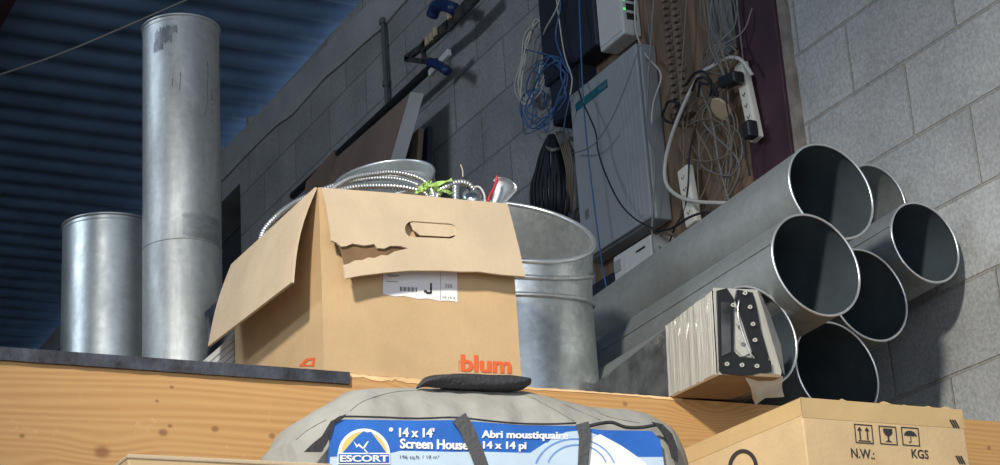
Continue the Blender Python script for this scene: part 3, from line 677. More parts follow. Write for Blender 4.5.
# green tape
g = G(); rnd = random.Random(21)
for (a, b, wd) in (((418, 189), (452, 180), 5), ((424, 183), (446, 192), 4), ((428, 181), (440, 196), 4), ((415, 193), (432, 187), 3.5), ((436, 186), (455, 194), 4), ((430, 194), (422, 184), 3)):
    P = [A(*a), A((a[0] + b[0]) / 2 + rnd.uniform(-2, 2), (a[1] + b[1]) / 2 + rnd.uniform(-2, 2)), A(*b)]; P = spline(P, 5); n0 = len(g.v)
    for i, p_ in enumerate(P):
        dx = unit(A(b[0] - a[0], b[1] - a[1])); nx = A(-dx[1], dx[0]); w_ = wd * (0.55 + .45 * math.sin(i * 1.3)); yy = 3.105 + .006 * math.sin(i * 1.1) + rnd.uniform(0, .01)
        g.v += [tuple(at(*(p_ + nx * w_ / 2), Y=yy)), tuple(at(*(p_ - nx * w_ / 2), Y=yy + .006))]
        if i: q_ = n0 + 2 * i; g.f.append((q_ - 2, q_, q_ + 1, q_ - 1))
tp = g.mk('green_tape', m_green); sdf = tp.modifiers.new('thickness', 'SOLIDIFY'); sdf.thickness = .0012
tag(tp, 'crumpled lime green tape on top of the conduit in the open box', 'tape')
# pale rounded parts at the right end of the box
g = G(); c_ = at(505, 188, Y=3.16); ax = unit(CU * .75 - CR * .35 - CF * .55)
q1, q2 = at(492, 215, Y=3.16), at(507, 181, Y=3.16); axd = unit(q2 - q1); sd = unit(np.cross(axd, CF)); 
prof = [(0, .009), (.25, .012), (.5, .015), (.7, .020), (.85, .0235), (.95, .0215), (1.0, .015), (1.04, .004)]; n0 = 20
for i, (t_, rr) in enumerate(prof):
    c_ = q1 + (q2 - q1) * t_
    for k in range(n0): a = 2 * PI * k / n0; g.v.append(tuple(c_ + sd * rr * math.cos(a) + unit(np.cross(sd, axd)) * rr * .45 * math.sin(a)))
    if i: b = (i - 1) * n0; g.f += [(b + k, b + (k + 1) % n0, b + n0 + (k + 1) % n0, b + n0 + k) for k in range(n0)]
sp = empty('metal_scoop', q1, 'pale grey rounded metal scoop shape sticking up at the right corner of the open box', 'metal part')
g.mk('bowl', m_galv_tub, sp, smooth=True)
P = [q1 + (q2 - q1) * t_ + sd * -rr * 1.02 - CF * .004 for t_, rr in prof[:-1]] + [q2 + (q2 - q1) * .04] + [q1 + (q2 - q1) * t_ + sd * rr * 1.02 - CF * .004 for t_, rr in prof[::-1][1:4]]
G().sweep(spline(P, 4), .0022, n=7).mk('rolled_edge', m_rim, sp, smooth=True)
tag(G().sweep(spline([at(486, 212, Y=3.13), at(489, 198, Y=3.13), at(494, 188, Y=3.13), at(497, 180, Y=3.13), at(496.5, 176, Y=3.13)], 8), .0028, n=8).mk('red_wire', m_red, smooth=True), 'short red wire curving up beside the pale metal scoop', 'wire')
g = G(); g.lathe(at(472, 196, Y=3.15), unit(CU * .6 - CF * .7), [(0.0005, .008), (.010, .0075), (.018, .004), (.0195, 0), (.018, -.003), (.0005, -.004)], n=32)
tag(g.mk('knockout_disc', m_galv_tub, smooth=True), 'small pale oval metal disc lying between conduit hump and scoop', 'metal disc')

# small white carton behind the box on the left
wb = empty('white_carton', (1.2, 3.56, ZP + .001), 'small white ribbed carton tucked behind the left flap of the open box', 'carton')
qs = [at(206.5, 358, Y=3.515), at(238, 331, Y=3.515), at(262, 333, Y=3.515), at(262, 366, Y=3.515)]
qs = [A(q_[0], 3.515, max(q_[2], ZP + .001)) for q_ in qs]; qs[3][2] = ZP + .001; qs.append(A(qs[0][0], 3.515, ZP + .001))
g = G().add(qs + [q_ + A(0, .07, 0) for q_ in qs], [(0, 1, 2, 3, 4), (9, 8, 7, 6, 5)] + [(k, 5 + k, 5 + (k + 1) % 5, (k + 1) % 5) for k in range(5)])
g.mk('body', m_whitebox, wb)
for k in range(5):
    o_ = A(0, -.0008, -.014 * (k + 1)); p_, r_ = qs[0] + o_, qs[1] + o_
    if p_[2] < ZP + .003: t_ = (ZP + .003 - p_[2]) / (r_[2] - p_[2]); p_ = p_ + (r_ - p_) * t_
    G().sweep([p_, r_], .0007, n=5).mk('rib_line', m_cabgrey, wb)
# dark crumpled sheet between duct and flap
g = G(); rnd = random.Random(77); NXs, NZs = 14, 16
xa_, xb__ = at(203.5, 320, Y=3.60)[0], at(262, 320, Y=3.60)[0]
for i in range(NXs):
    for k in range(NZs):
        u_ = i / (NXs - 1); v_ = k / (NZs - 1); zt_ = at(203 + 40 * u_, 313 - 24 * min(1, u_ * 2.2) + 6 * max(0, u_ - .5), Y=3.60)[2]
        g.v.append((xa_ + (xb__ - xa_) * u_ + .006 * math.sin(v_ * 9), 3.60 + .008 * math.sin(u_ * 11 + v_ * 6) + .006 * math.sin(v_ * 14 - u_ * 5), ZP + .001 + (zt_ - ZP) * v_))
for i in range(NXs - 1):
    for k in range(NZs - 1): g.f.append((i * NZs + k, (i + 1) * NZs + k, (i + 1) * NZs + k + 1, i * NZs + k + 1))
bs = tag(g.mk('plastic_sheet', m_bluedark, smooth=True), 'dark crumpled plastic sheet behind the left flap of the open box, beside the tall duct', 'sheet')
sd_ = bs.modifiers.new('thickness', 'SOLIDIFY'); sd_.thickness = .002

# ---------------------------------------------------------------- plastic wrapped bundle
wd = empty('wrapped_bundle', (1.93, 3.1, ZP + .002), 'long bundle of black metal channels in stretch film overhanging the beam below the ducts', 'bundle')
tl, tr, bl, br_ = at(714, 289, Y=2.85), at(756, 291, Y=2.845), at(719, 373, Y=2.85), at(779, 376, Y=2.835)
bl[2] = max(bl[2], ZP + .001); br_[2] = max(br_[2], ZP + .001)
dd = dirv(1.5, -0.2); DROP = A(0, 0, -.13)
def prism(name, ends, L0, L1, m, o, inset=0, **k):
    g = G(); P = []
    for L in (L0, L1): P += [tuple(np.asarray(e_) + (A(0, 0, -.004) if name == 'bottom_board' else 0) + dd * L + DROP * L * (k_ > 1 and name != 'bottom_board')) for k_, e_ in enumerate(ends)]
    return g.add(P, [(0, 1, 2, 3), (7, 6, 5, 4), (0, 4, 5, 1), (1, 5, 6, 2), (2, 6, 7, 3), (3, 7, 4, 0)]).mk(name, m, o, **k)
ctr = (tl + tr + bl + br_) / 4
def shrink(s, z0=None):
    r_ = [ctr + (e_ - ctr) * s for e_ in (bl, br_, tr, tl)]
    return r_
prism('channel_pack', shrink(.97), .012, .75, m_filmdark, wd, bevel=.004)
# film sleeve over the near end
g = G(); NS = 16; ring0 = [bl, br_, tr, tl]; rnd = random.Random(8); per = []
for a, b in zip(ring0, ring0[1:] + ring0[:1]):
    for k in range(8): per.append(a + (b - a) * k / 8)
for i in range(NS + 1):
    L = .008 + .165 * i / NS; off = rnd.uniform(-.0006, .0010)
    for p_ in per:
        o_ = unit(p_ - ctr); q_ = p_ + dd * L + o_ * (off + rnd.uniform(-.0006, .0006)) + DROP * L * max(0, min(1, (p_[2] - bl[2]) / (tl[2] - bl[2]))); q_[2] = max(q_[2], ZP - .001 if L < .15 else ZP + .001); g.v.append(tuple(q_))
n0 = len(per)
for i in range(NS):
    g.f += [(i * n0 + k, i * n0 + (k + 1) % n0, (i + 1) * n0 + (k + 1) % n0, (i + 1) * n0 + k) for k in range(n0)]
g.mk('stretch_film', m_film, wd, label='cloudy white stretch film around the near end')
# underside board
prism('bottom_board', [bl + A(0, 0, .0), br_ + A(0, 0, .0), br_ + A(0, 0, .006), bl + A(0, 0, .006)], -.004, .16, m_brownbase, wd)
# end face: pale cardboard edge and black channel profiles
fn2 = -dd
ef = pxplane((tl + bl + tr) / 3, fn2, .002)
V, Fs = shape2d([neg([(713.5, 288), (757, 290), (781, 372), (780, 377), (718.5, 375)])], ef, .004); mk('end_board', V, Fs, m_film, wd)
def endpoly(pts, name, m, off, th=.006, holes=(), label=None):
    V, Fs = shape2d([neg(pts)] + [neg(h_) for h_ in holes], pxplane((tl + bl + tr) / 3, fn2, off), th); return mk(name, V, Fs, m, wd, label=label)
endpoly([(716.5, 291), (726, 288.5), (733, 299), (733, 352), (740, 358), (741, 371), (719.5, 371)], 'channel_end', m_blackpl, .006)
endpoly([(737, 290), (752, 293), (756, 308), (760, 330), (768, 358), (764, 369), (752, 352), (741, 318), (735, 300)], 'channel_end', m_blackpl, .008)
endpoly([(719, 360), (742, 357), (770, 361), (771, 372), (744, 376), (722, 373)], 'channel_end', m_blackpl, .010)
endpoly([(734, 300), (738, 302), (742, 322), (752, 352), (742, 357), (735, 350)], 'channel_web', m_film, .004)
endpoly([(721, 302), (730, 302), (731, 352), (722, 356)], 'channel_web', m_filmdark, .0105, .001)
def spot(x, y, r):
    return [(x + r * math.cos(a), y + r * math.sin(a)) for a in np.linspace(0, 2 * PI, 13)[:-1]]
for (x, y) in ((733, 305), (738, 323), (741, 340), (750, 307), (753, 324), (755, 340), (727, 364), (742, 365), (757, 366), (745, 293)):
    V, Fs = shape2d([neg(spot(x, y, 2.1)), neg(spot(x, y, .9))], pxplane((tl + bl + tr) / 3, fn2, .0145), .002); mk('rivet', V, Fs, m_film, wd)
G().sweep([onplane(a, b, (tl + bl + tr) / 3 + fn2 * .014, fn2) for a, b in spline([(739, 300), (738, 316), (745, 340), (752, 357)], 5)], .0015, n=6).mk('bent_lip', m_rim, wd, smooth=True)
# loose film at the right of the end
g = G(); e0 = [(757, 290), (764, 312), (772, 340), (782, 372)]; e1 = [(760, 292), (770, 314), (781, 346), (785, 376)]
for i in range(4):
    g.v += [tuple(at(*e0[i], Y=2.835)), tuple(at(*e1[i], Y=2.88))]
    if i: g.f.append((2 * i - 2, 2 * i, 2 * i + 1, 2 * i - 1))
g.mk('loose_film', m_clear, wd)
g = G(); S1 = [(745, 378), (757, 372), (776, 377), (783, 376)]; S2 = [(752, 398), (757, 405), (767, 398), (785, 397)]
Pm = []
for i in range(4):
    a, b = A(*S1[i]), A(*S2[i]);
    for k in range(5):
        tt = k / 4; p_ = a + (b - a) * tt; g.v.append(tuple(at(p_[0] + 2 * math.sin(3 * tt + i), p_[1], Y=2.85 + .012 * math.sin(2.4 * i + 3 * tt) + .05 * tt)))
for i in range(3):
    for k in range(4): g.f.append((i * 5 + k, i * 5 + 5 + k, i * 5 + 6 + k, i * 5 + k + 1))
g.mk('loose_film', m_clear, wd, smooth=True, label='crumpled clear film hanging below the end')

# ---------------------------------------------------------------- carton with shipping symbols
kb = empty('cardboard_carton', (2.06, 2.73, 1.931), 'taped tan carton printed with shipping symbols, standing in front of the beam at right', 'carton')
Yk = 2.53; kc = at(800, 398, Y=Yk); kx0 = kc[0]; kz = kc[2]; kx1 = at(962, 411, Y=Yk)[0]
ky1 = at(686, 452, X=kx0)[1]
g = G(); nx, ny = 16, 12; rnd = random.Random(14)
g.box((kx0, Yk, 1.931), (kx1, ky1, kz))
g.mk('body', m_carton, kb, bevel=.0025)
zt_l = lambda f__: kz
g = G()   # tape over the upper edges
g.box((kx0 - .0006, Yk - .0006, kz - .034), (kx1 + .0004, Yk + .001, kz + .0008)); g.box((kx0 - .0006, Yk - .0006, kz - .030), (kx0 + .001, ky1, kz + .0008)); g.box((kx0 - .0006, Yk - .0006, kz), (kx1, ky1, kz + .0008))
g.mk('packing_tape', m_tape, kb, bevel=.0005, label='glossy brown tape over the upper edges')
g = G(); xs = np.linspace(kx0, kx1, 40); rnd = random.Random(31)   # ragged tape lip standing up on the edge
for i, x in enumerate(xs):
    h = .0008 + max(0, .006 * (math.sin(x * 40) * math.sin(x * 97)) + rnd.uniform(-.001, .001)) if .25 < (x - kx0) / (kx1 - kx0) < 0.95 else .0008
    g.v += [(x, Yk + .001, kz), (x, Yk + .003, kz + h)]
    if i: q_ = 2 * i; g.f.append((q_ - 2, q_, q_ + 1, q_ - 1))
g.mk('tape_edge', m_tape, kb)
kf = pxplane(A(0, Yk - .001, 0), A(0, -1, 0))
sk = .075
def kx(x0, y0): return lambda v: kf((v[0] + (-(v[1]) - y0) * .10, v[1] - (v[0] - x0) * sk, 0))
def loops(name, Ls, x0, y0, m=m_black, th=.0003):
    V, Fs = shape2d([neg(l) for l in Ls], kx(x0, y0), th); return V, Fs
def rect(a, b, c, d): return [(a, b), (c, b), (c, d), (a, d)]
def sq(x, y, s=18.2, t=1.0): return [rect(x, y, x + s, y + s + 1), rect(x + t, y + t, x + s - t, y + s + 1 - t)]
g = G()
X_, Y_ = 853.8, 423.6
Ls = sq(X_, Y_)
for dx in (5.2, 12.6): Ls.append([(X_ + dx - .7, Y_ + 15.5), (X_ + dx - .7, Y_ + 6.5), (X_ + dx - 2.6, Y_ + 6.5), (X_ + dx, Y_ + 2.4), (X_ + dx + 2.6, Y_ + 6.5), (X_ + dx + .7, Y_ + 6.5), (X_ + dx + .7, Y_ + 15.5)])
Ls.append(rect(X_ + 3, Y_ + 16.2, X_ + 15.5, Y_ + 17.2))
V, Fs = loops('', Ls, X_, Y_); mk('this_way_up_symbol', V, Fs, m_black, kb)
X_, Y_ = 878.4, 425.4
Ls = sq(X_, Y_, 17.6)
Ls.append([(X_ + 4.2, Y_ + 2.5), (X_ + 13.6, Y_ + 2.5), (X_ + 13.4, Y_ + 6.5), (X_ + 11.6, Y_ + 9.2), (X_ + 9.7, Y_ + 10), (X_ + 9.7, Y_ + 14.2), (X_ + 12.6, Y_ + 15.8), (X_ + 5, Y_ + 15.8), (X_ + 8.1, Y_ + 14.2), (X_ + 8.1, Y_ + 10), (X_ + 6.2, Y_ + 9.2), (X_ + 4.4, Y_ + 6.5)])
V, Fs = loops('', Ls, X_, Y_); mk('fragile_glass_symbol', V, Fs, m_black, kb)
X_, Y_ = 900.8, 426.6
Ls = sq(X_, Y_, 17.6)
um = [(X_ + 8.8 + 6.4 * math.cos(a), Y_ + 9 - 5.6 * math.sin(a)) for a in np.linspace(0, PI, 14)] + [(X_ + 4.6, Y_ + 8.2), (X_ + 6.6, Y_ + 9), (X_ + 8.8, Y_ + 8.2), (X_ + 11, Y_ + 9), (X_ + 13, Y_ + 8.2)]
Ls.append(um); Ls.append([(X_ + 8.4, Y_ + 9), (X_ + 9.3, Y_ + 9), (X_ + 9.3, Y_ + 14.4), (X_ + 7.6, Y_ + 15.9), (X_ + 6, Y_ + 14.4), (X_ + 6.8, Y_ + 14), (X_ + 7.6, Y_ + 14.9), (X_ + 8.4, Y_ + 14.1)])
V, Fs = loops('', Ls, X_, Y_); mk('keep_dry_symbol', V, Fs, m_black, kb)
V, Fs = text2d('N.W.:', kx(850.6, 448), (850.6, -457.6, 874, -448), bold=.018); mk('printed_lettering', V, Fs, m_black, kb)
V, Fs = text2d('KGS', kx(911, 448), (911, -457.8, 928, -448.8), bold=.018); mk('printed_lettering', V, Fs, m_black, kb)
for (xx, yy) in ((949, 419), (955, 455)):
    g = G()
    for k in range(3): V, Fs = loops('', [[(xx + k * 2.4, yy + 1), (xx + k * 2.4 + 1.6, yy), (xx + k * 2.4 + 5.2, yy + 8), (xx + k * 2.4 + 3.6, yy + 9)]], xx, yy); g.add(V, Fs)
    g.mk('printed_hatching', m_black, kb, label='black hatch marks at the right edge')
ks = pxplane(A(kx0 - .001, 0, 0), A(-1, 0, 0))
ro = [(743 + 15 * math.cos(a), 468 + 19 * math.sin(a)) for a in np.linspace(0, 2 * PI, 40)[:-1]]; ri = [(743 + 11.5 * math.cos(a), 469 + 16 * math.sin(a)) for a in np.linspace(0, 2 * PI, 40)[:-1]]
V, Fs = shape2d([neg(ro), neg(ri)], ks, .0003); mk('printed_ring', V, Fs, m_black, kb, label='black printed ring on the left side')

# ---------------------------------------------------------------- small carton at the bottom left
fb = empty('cardboard_carton', (1.0, 2.42, 1.931), 'carton of which only a pale top edge shows at the bottom, left of the bag', 'carton')
fz = at(232, 459, Y=2.33)[2]; fxa = at(128, 460, Y=2.33)[0]; fxb = at(331, 463, Y=2.33)[0]
G().box((fxa, 2.33, 1.931), (fxb, 2.55, fz - .002)).mk('body', m_carton, fb, bevel=.003)
G().box((fxa - .001, 2.328, fz - .006), (fxb + .001, 2.55, fz)).mk('lid_edge', m_card_in, fb, bevel=.0015, label='pale crushed lid edge')

# ---------------------------------------------------------------- screen house bag
YB = 2.60
bag = empty('canvas_bag', (1.35, 2.77, 1.931), 'grey canvas carry bag with blue printed panel and black handle, in front of the beam', 'bag')
sil = [(277, 470), (280, 459), (288, 446), (296, 435), (306, 424), (315, 415), (327, 409), (339, 404), (353, 396), (367, 390), (390, 388), (417, 387.8), (450, 388), (500, 389), (532, 391), (550, 395), (568, 400), (582, 404), (594, 407), (612, 408), (630, 409), (645, 413), (657, 418), (668, 428), (676, 440), (683, 462), (685, 470)]
def zsil(px): 
    return float(np.interp(px, [s[0] for s in sil], [s[1] for s in sil]))
g = G(); NX, NT = 150, 44; rnd = random.Random(6)
xsb = 289 + (681 - 289) * (0.5 - 0.5 * np.cos(np.linspace(0.04, PI - .04, NX)))
def proj_y(P_):
    v_ = np.asarray(P_) - CP; return 232 - FPX * (v_ @ CU) / (v_ @ CF)
for i, px in enumerate(xsb):
    Yt = YB + .07
    tgt = zsil(px); yy_ = tgt
    for it in range(5):
        pt = at(px, yy_, Y=Yt); Xc, zt = pt[0], pt[2]; sec = []
        zb = 1.932
        e_ = min(1.0, min(px - 274, 688 - px) / 60.0); dep_ = .05 + .12 * math.sqrt(max(e_, 0.0)); bow = (1 - math.sqrt(max(0, 1 - (1 - e_) ** 2))) * .07 if e_ < 1 else 0
        zc = (zt + zb) / 2; hz = (zt - zb) / 2; zl = at(px, 421, Y=YB)[2]
        for k in range(NT):
            a = 2 * PI * k / NT; ca, sa = math.cos(a), math.sin(a)
            sy_ = math.copysign(abs(ca) ** .45, ca); sz_ = math.copysign(abs(sa) ** .62, sa)
            wr = (.0022 * math.sin(px * .11 + 3 * a) + .0018 * math.sin(px * .23 - 5 * a + 1) + .0016 * math.sin(px * .061 * (2 + sa) + a * 7)) * (1 if sa > .3 or e_ < 1 else .2)
            y_ = YB + .004 + bow + dep_ * (1 - sy_)
            z_ = zc + hz * sz_
            u_ = z_ - zl          # above the panel the lid slopes back
            if u_ > 0 and sy_ > 0: y_ += .5 * u_ + wr
            sec.append((Xc, y_ + wr * .6, z_ + (wr * .6 if sa > 0 else 0)))
        top_ = min(proj_y(q_) for q_ in sec); yy_ += (tgt - top_) * .9
    g.v += sec
for i in range(NX - 1):
    g.f += [(i * NT + k, i * NT + (k + 1) % NT, (i + 1) * NT + (k + 1) % NT, (i + 1) * NT + k) for k in range(NT)]
g.f += [tuple(range(NT))[::-1], tuple((NX - 1) * NT + k for k in range(NT))]
bagmesh = (list(g.v), list(g.f))
g.mk('bag_body', m_canvas, bag, smooth=True)
from mathutils.bvhtree import BVHTree
bvh = BVHTree.FromPolygons([Vector(v_) for v_ in bagmesh[0]], bagmesh[1])
def drape(x, y):                           # point of the bag's surface
    h = bvh.ray_cast(Vector(CP), Vector(ray(x, y)).normalized()); return None if h[0] is None else np.array(h[0]) - unit(ray(x, y)) * .0006
for pts in ([(350, 411), (362, 402), (378, 396), (398, 391.5), (420, 390.5)], [(520, 393), (535, 399), (553, 409), (574, 421)], [(592, 409), (604, 415), (618, 419), (640, 423)], [(296, 440), (308, 430), (326, 420)], [(548, 396), (570, 407), (600, 420)]):
    P = [drape(*p_) for p_ in spline([A(*p_) for p_ in pts], 5)]; P = [p_ for p_ in P if p_ is not None]
    if len(P) > 3: G().sweep(P, .0007, n=6).mk('seam', m_seam, bag, smooth=True)
pb = lambda off: pxplane(A(0, YB, 0), A(0, -1, 0), off)
def bpart(name, m, Ls, off, th=.0004, label=None, parent=bag):
    V, Fs = shape2d([neg(l) for l in Ls], pb(off), th); return mk(name, V, Fs, m, parent, label=label)
panel = bpart('printed_panel', m_blue, [[(330, 428), (332, 420.5), (345, 419.5), (417, 420.5), (455, 420), (520, 425), (575, 426), (600, 430), (652, 431), (660, 440), (667, 480), (327, 480)]], .0012, label='blue printed plastic panel')
P_ = panel
def pp(name, m, Ls, off, label=None): return bpart(name, m, Ls, off, 0.0, label, P_)
pp('pale_band', m_sky, [[(330, 457), (388, 454), (400, 450.8), (455, 452), (478, 451.6), (530, 453), (545, 443), (562, 440), (580, 447), (610, 457), (663, 457), (666, 480), (329, 480)]], .0018)
for (pts, m_) in (([(545, 446), (552, 438), (566, 432), (584, 430), (600, 436), (612, 450), (620, 470), (540, 470)], m_sky), ([(589, 440), (600, 434), (622, 446), (645, 462), (650, 470), (589, 470)], m_print)):
    pp('tent_picture', m_, [pts], .0022 if m_ is m_sky else .0026)
for q_, (c_, r_) in enumerate((((577, 470), (31, 26)), ((575, 474), (42, 36)))):
    a_ = np.linspace(PI * .1, PI * .9, 26); o_ = [(c_[0] + r_[0] * math.cos(a), c_[1] - r_[1] * math.sin(a)) for a in a_]; i_ = [(c_[0] + (r_[0] - 1.4) * math.cos(a), c_[1] - (r_[1] - 1.4) * math.sin(a)) for a in a_[::-1]]
    pp('tent_outline', m_midblue, [o_ + i_], .0030)
# mountain logo
lx, ly, lr = 364, 454, 26
arc = lambda r, a0=0, a1=PI: [(lx + r * math.cos(a), ly - r * .98 * math.sin(a)) for a in np.linspace(a0, a1, 30)]
pp('logo_arch', m_print, [arc(lr)], .0024, 'white arch of the logo')
pp('logo_arch', m_yellow, [arc(lr - 3.0) + arc(lr - 9.5)[::-1]], .0028, 'yellow arch of the logo')
pp('logo_mountains', m_blue, [[(342, 453.5), (350, 444), (356, 437), (361, 433), (364, 431), (367, 432.5), (371, 431.5), (375, 437), (381, 445), (387, 453.5)]], .0032)
pp('logo_ridge', m_print, [[(353.5, 441), (357, 445), (359, 443.5), (363, 447.5), (367, 441.5), (369, 441), (364, 449.5), (361.5, 448), (358.5, 446), (356.5, 447.6)], [(363, 447), (367, 451.5), (369.8, 453.5), (367.5, 453.5), (364, 450)]], .0036)
pp('logo_nameplate', m_print, [rect(337.5, 452.8, 390.2, 464)], .0036)
pp('logo_nameplate', m_blue, [rect(338.6, 454, 389.2, 462.8)], .0040)
def btext(body, box, m_, off, bold=.03, sl=.0, parent=P_):
    heavy = .30 if bold > .05 else 0; bold = min(bold, .02)
    fx = pb(off); V, Fs = text2d(body, lambda v: fx((v[0], v[1] - (v[0] - box[0]) * sl, v[2])), (box[0], -box[3], box[2], -box[1]), bold=bold, heavy=heavy); return mk('printed_lettering', V, Fs, m_, parent)
btext('ESCORT', (340, 455.2, 388, 461.9), m_print, .0044, .07)
btext("14 x 14'", (399, 427.4, 434, 437), m_print, .0024, .07, .02)
btext('Screen House', (400, 438.6, 468, 448.6), m_print, .0024, .06, .02)
btext('196 sq.ft. / 18 m²', (400, 455.3, 439, 459.8), m_black, .0024, .0, .0)
btext('Abri moustiquaire', (481.6, 430.4, 568, 440.2), m_print, .0024, .06, .015)
btext('14 x 14 pi', (483, 441.2, 526, 451), m_print, .0024, .07, .015)
pp('printed_blob', m_print, [spot(391, 429.5, 2.2)], .0024)
# black piping over the panel
g = G(); pip = [(331, 425), (338, 418), (346, 416.5), (380, 417.2), (417, 418.5), (455, 417.5), (490, 421), (520, 423.5), (552, 424), (576, 423)]
g.sweep(spline([at(a, b, Y=YB - .002) for a, b in pip], 6), .0016, n=7); g.mk('piping', m_web, bag, smooth=True)
g = G(); g.sweep(spline([at(a, b, Y=YB - .001) for a, b in [(589, 426), (600, 423.5), (612, 422.5), (625, 427), (640, 427.5), (655, 425)]], 6), [.002] * 1 + [.003] * 30, n=7) if False else g.sweep(spline([at(a, b, Y=YB - .001) for a, b in [(589, 426), (600, 423.5), (612, 422.5), (625, 427), (640, 427.5), (655, 425)]], 6), .0030, n=7)
g.mk('piping', m_web, bag, smooth=True)
bpart('side_binding', m_web, [[(652, 422), (662, 424), (672, 434), (677, 448), (678, 462), (672, 458), (667, 440), (660, 430)]], .003, .002, 'black binding at the right end')
bpart('side_binding', m_web, [[(331, 421), (346, 414), (344, 418), (334, 424), (331, 436), (322, 452), (304, 452), (312, 444), (322, 436)]], .003, .002, 'black binding fold at the left end')
# straps
def strap(pts, w, name='strap', m=m_strap, Y=YB - .0065):
    P = spline([A(*p_) for p_ in pts], 6); g = G()
    for i, p_ in enumerate(P):
        a = P[max(i - 1, 0)]; b = P[min(i + 1, len(P) - 1)]; t_ = unit(b - a); n_ = A(-t_[1], t_[0]); wi = np.interp(i / (len(P) - 1), [0, 1], w) if hasattr(w, '__len__') else w
        for o_, yo in ((wi / 2, 0), (-wi / 2, 0), (-wi / 2, .003), (wi / 2, .003)): g.v.append(tuple(at(*(p_ + n_ * o_), Y=Y + yo)))
        if i: q_ = 4 * (i - 1); g.f += [(q_ + k, q_ + (k + 1) % 4, q_ + 4 + (k + 1) % 4, q_ + 4 + k) for k in range(4)]
    g.f += [(3, 2, 1, 0), tuple(4 * (len(P) - 1) + k for k in range(4))]
    return g.mk(name, m, bag)
strap([(459, 417), (466, 428), (475, 448), (486, 478)], (15.5, 13))
strap([(582, 423), (585, 436), (584, 452), (582, 478)], (13.5, 10))
# handle bundle on the top
g = G(); prof = [(417, 387.5, 1.2), (424, 382.5, 4.0), (434, 381.5, 6.0), (450, 381.5, 7.6), (470, 383, 8.2), (490, 384, 8.0), (508, 384, 7.6), (520, 383.5, 6.6), (527, 382, 4.6), (530, 383, 1.5)]
pc_ = spline([at(a, b, Y=YB + .075) for a, b, _ in prof], 5); rr = np.interp(np.linspace(0, len(prof) - 1, len(pc_)), range(len(prof)), [p_[2] for p_ in prof]) * 3.1 / FPX
n0 = 16
for i, (c_, r_) in enumerate(zip(pc_, rr)):
    for k in range(n0):
        a = 2 * PI * k / n0; f__ = 1 + .12 * math.sin(4 * a + i * .22)
        g.v.append((c_[0], c_[1] + r_ * 1.8 * math.cos(a) * f__, c_[2] + r_ * math.sin(a) * f__))
    if i: b = (i - 1) * n0; g.f += [(b + k, b + (k + 1) % n0, b + n0 + (k + 1) % n0, b + n0 + k) for k in range(n0)]
g.f += [tuple(range(n0))[::-1], tuple((len(pc_) - 1) * n0 + k for k in range(n0))]
g.mk('handle', m_web, bag, smooth=True, label='rolled black webbing handle')

# ---------------------------------------------------------------- wall-mounted electrics
def wp(x, y, off): return at(x, y, X=WX - off)
def yz(x, y, off): p_ = wp(x, y, off); return p_[1], p_[2]
tag(G().box((WX - .020, 3.906, 2.9), (WX - .001, 4.80, 4.7)).mk('plywood_backboard', m_ply, bevel=.001), 'brown plywood backboard on the wall behind the cables, left of the maroon column', 'board')
# grey enclosure
cb = empty('electrical_cabinet', (2.82, 4.48, 3.34), 'large grey cabinet with teal label and ribbed door on the plywood board', 'cabinet')
cf = .09
ya, yb_, za, zb_ = at(646, 150, X=WX - cf)[1], at(574, 160, X=WX - cf)[1], at(650, 219, X=WX - cf)[2], at(634, 43, X=WX - cf)[2]
G().box((WX - cf + .012, ya, za), (WX - .0205, yb_, zb_)).mk('case', m_cab, cb, bevel=.006)
G().box((WX - cf, ya + .004, za + .004), (WX - cf + .0115, yb_ - .004, zb_ - .004)).mk('door', m_cab, cb, bevel=.004)
g = G()
for k in range(5):
    y = ya + .035 + k * .021; g.box((WX - cf - .003, y, za + .02), (WX - cf + .001, y + .008, zb_ - .02))
g.mk('door_ribs', m_cab, cb, bevel=.0015)
y1_, z1_ = yz(576, 108, cf); y0_, z0_ = yz(608, 88, cf)
G().box((WX - cf - .0015, y0_, z1_ - .014), (WX - cf, y1_, z1_ + .014)).mk('nameplate', m_teal, cb, label='teal name strip')
V, Fs = text2d('Power', lambda v: A(WX - cf - .002, v[0], v[1]), (y0_ + .05, z1_ - .004, y0_ + .005, z1_ + .005)); mk('nameplate_lettering', V, Fs, m_cab, cb)
G().box((WX - cf - .001, yb_ - .065, za + .125), (WX - cf, yb_ - .04, za + .155)).mk('sticker', m_cabgrey, cb)
# white router above
rt_ = empty('network_router', (2.82, 4.43, 3.95), 'white network router with green port lights above the grey cabinet', 'router')
ry0, ry1, rz0 = at(624, 34, X=WX - .085)[1], at(600, 50, X=WX - .085)[1], at(612, 43, X=WX - .085)[2]
G().box((WX - .085, ry0, rz0), (WX - .0205, ry1, 4.25)).mk('case', m_white, rt_, bevel=.006)
G().box((WX - .088, ry0 + .007, rz0 + .012), (WX - .085, ry1 - .007, 4.24)).mk('cover', m_white, rt_, bevel=.002)
for k in range(5): G().box((WX - .070, ry0 - .0015, rz0 + .05 + k * .032), (WX - .035, ry0 + .0005, rz0 + .072 + k * .032)).mk('port', m_blackpl, rt_)
for k in range(4): G().box((WX - .079, ry0 - .002, rz0 + .08 + k * .032), (WX - .072, ry0 + .0003, rz0 + .087 + k * .032)).mk('port_light', m_led_g, rt_)
# dark equipment panel to the left
dk = empty('equipment_panel', (2.84, 4.7, 3.9), 'tall dark navy equipment panel hung left of the white router', 'equipment panel')
G().box((WX - .10, 4.535, 4.00), (WX - .001, 4.88, 4.75)).mk('case', m_bluedark, dk, bevel=.006)
G().box((WX - .085, 4.68, 3.86), (WX - .001, 4.87, 4.02)).mk('lower_bracket', m_bluedark, dk, bevel=.004)
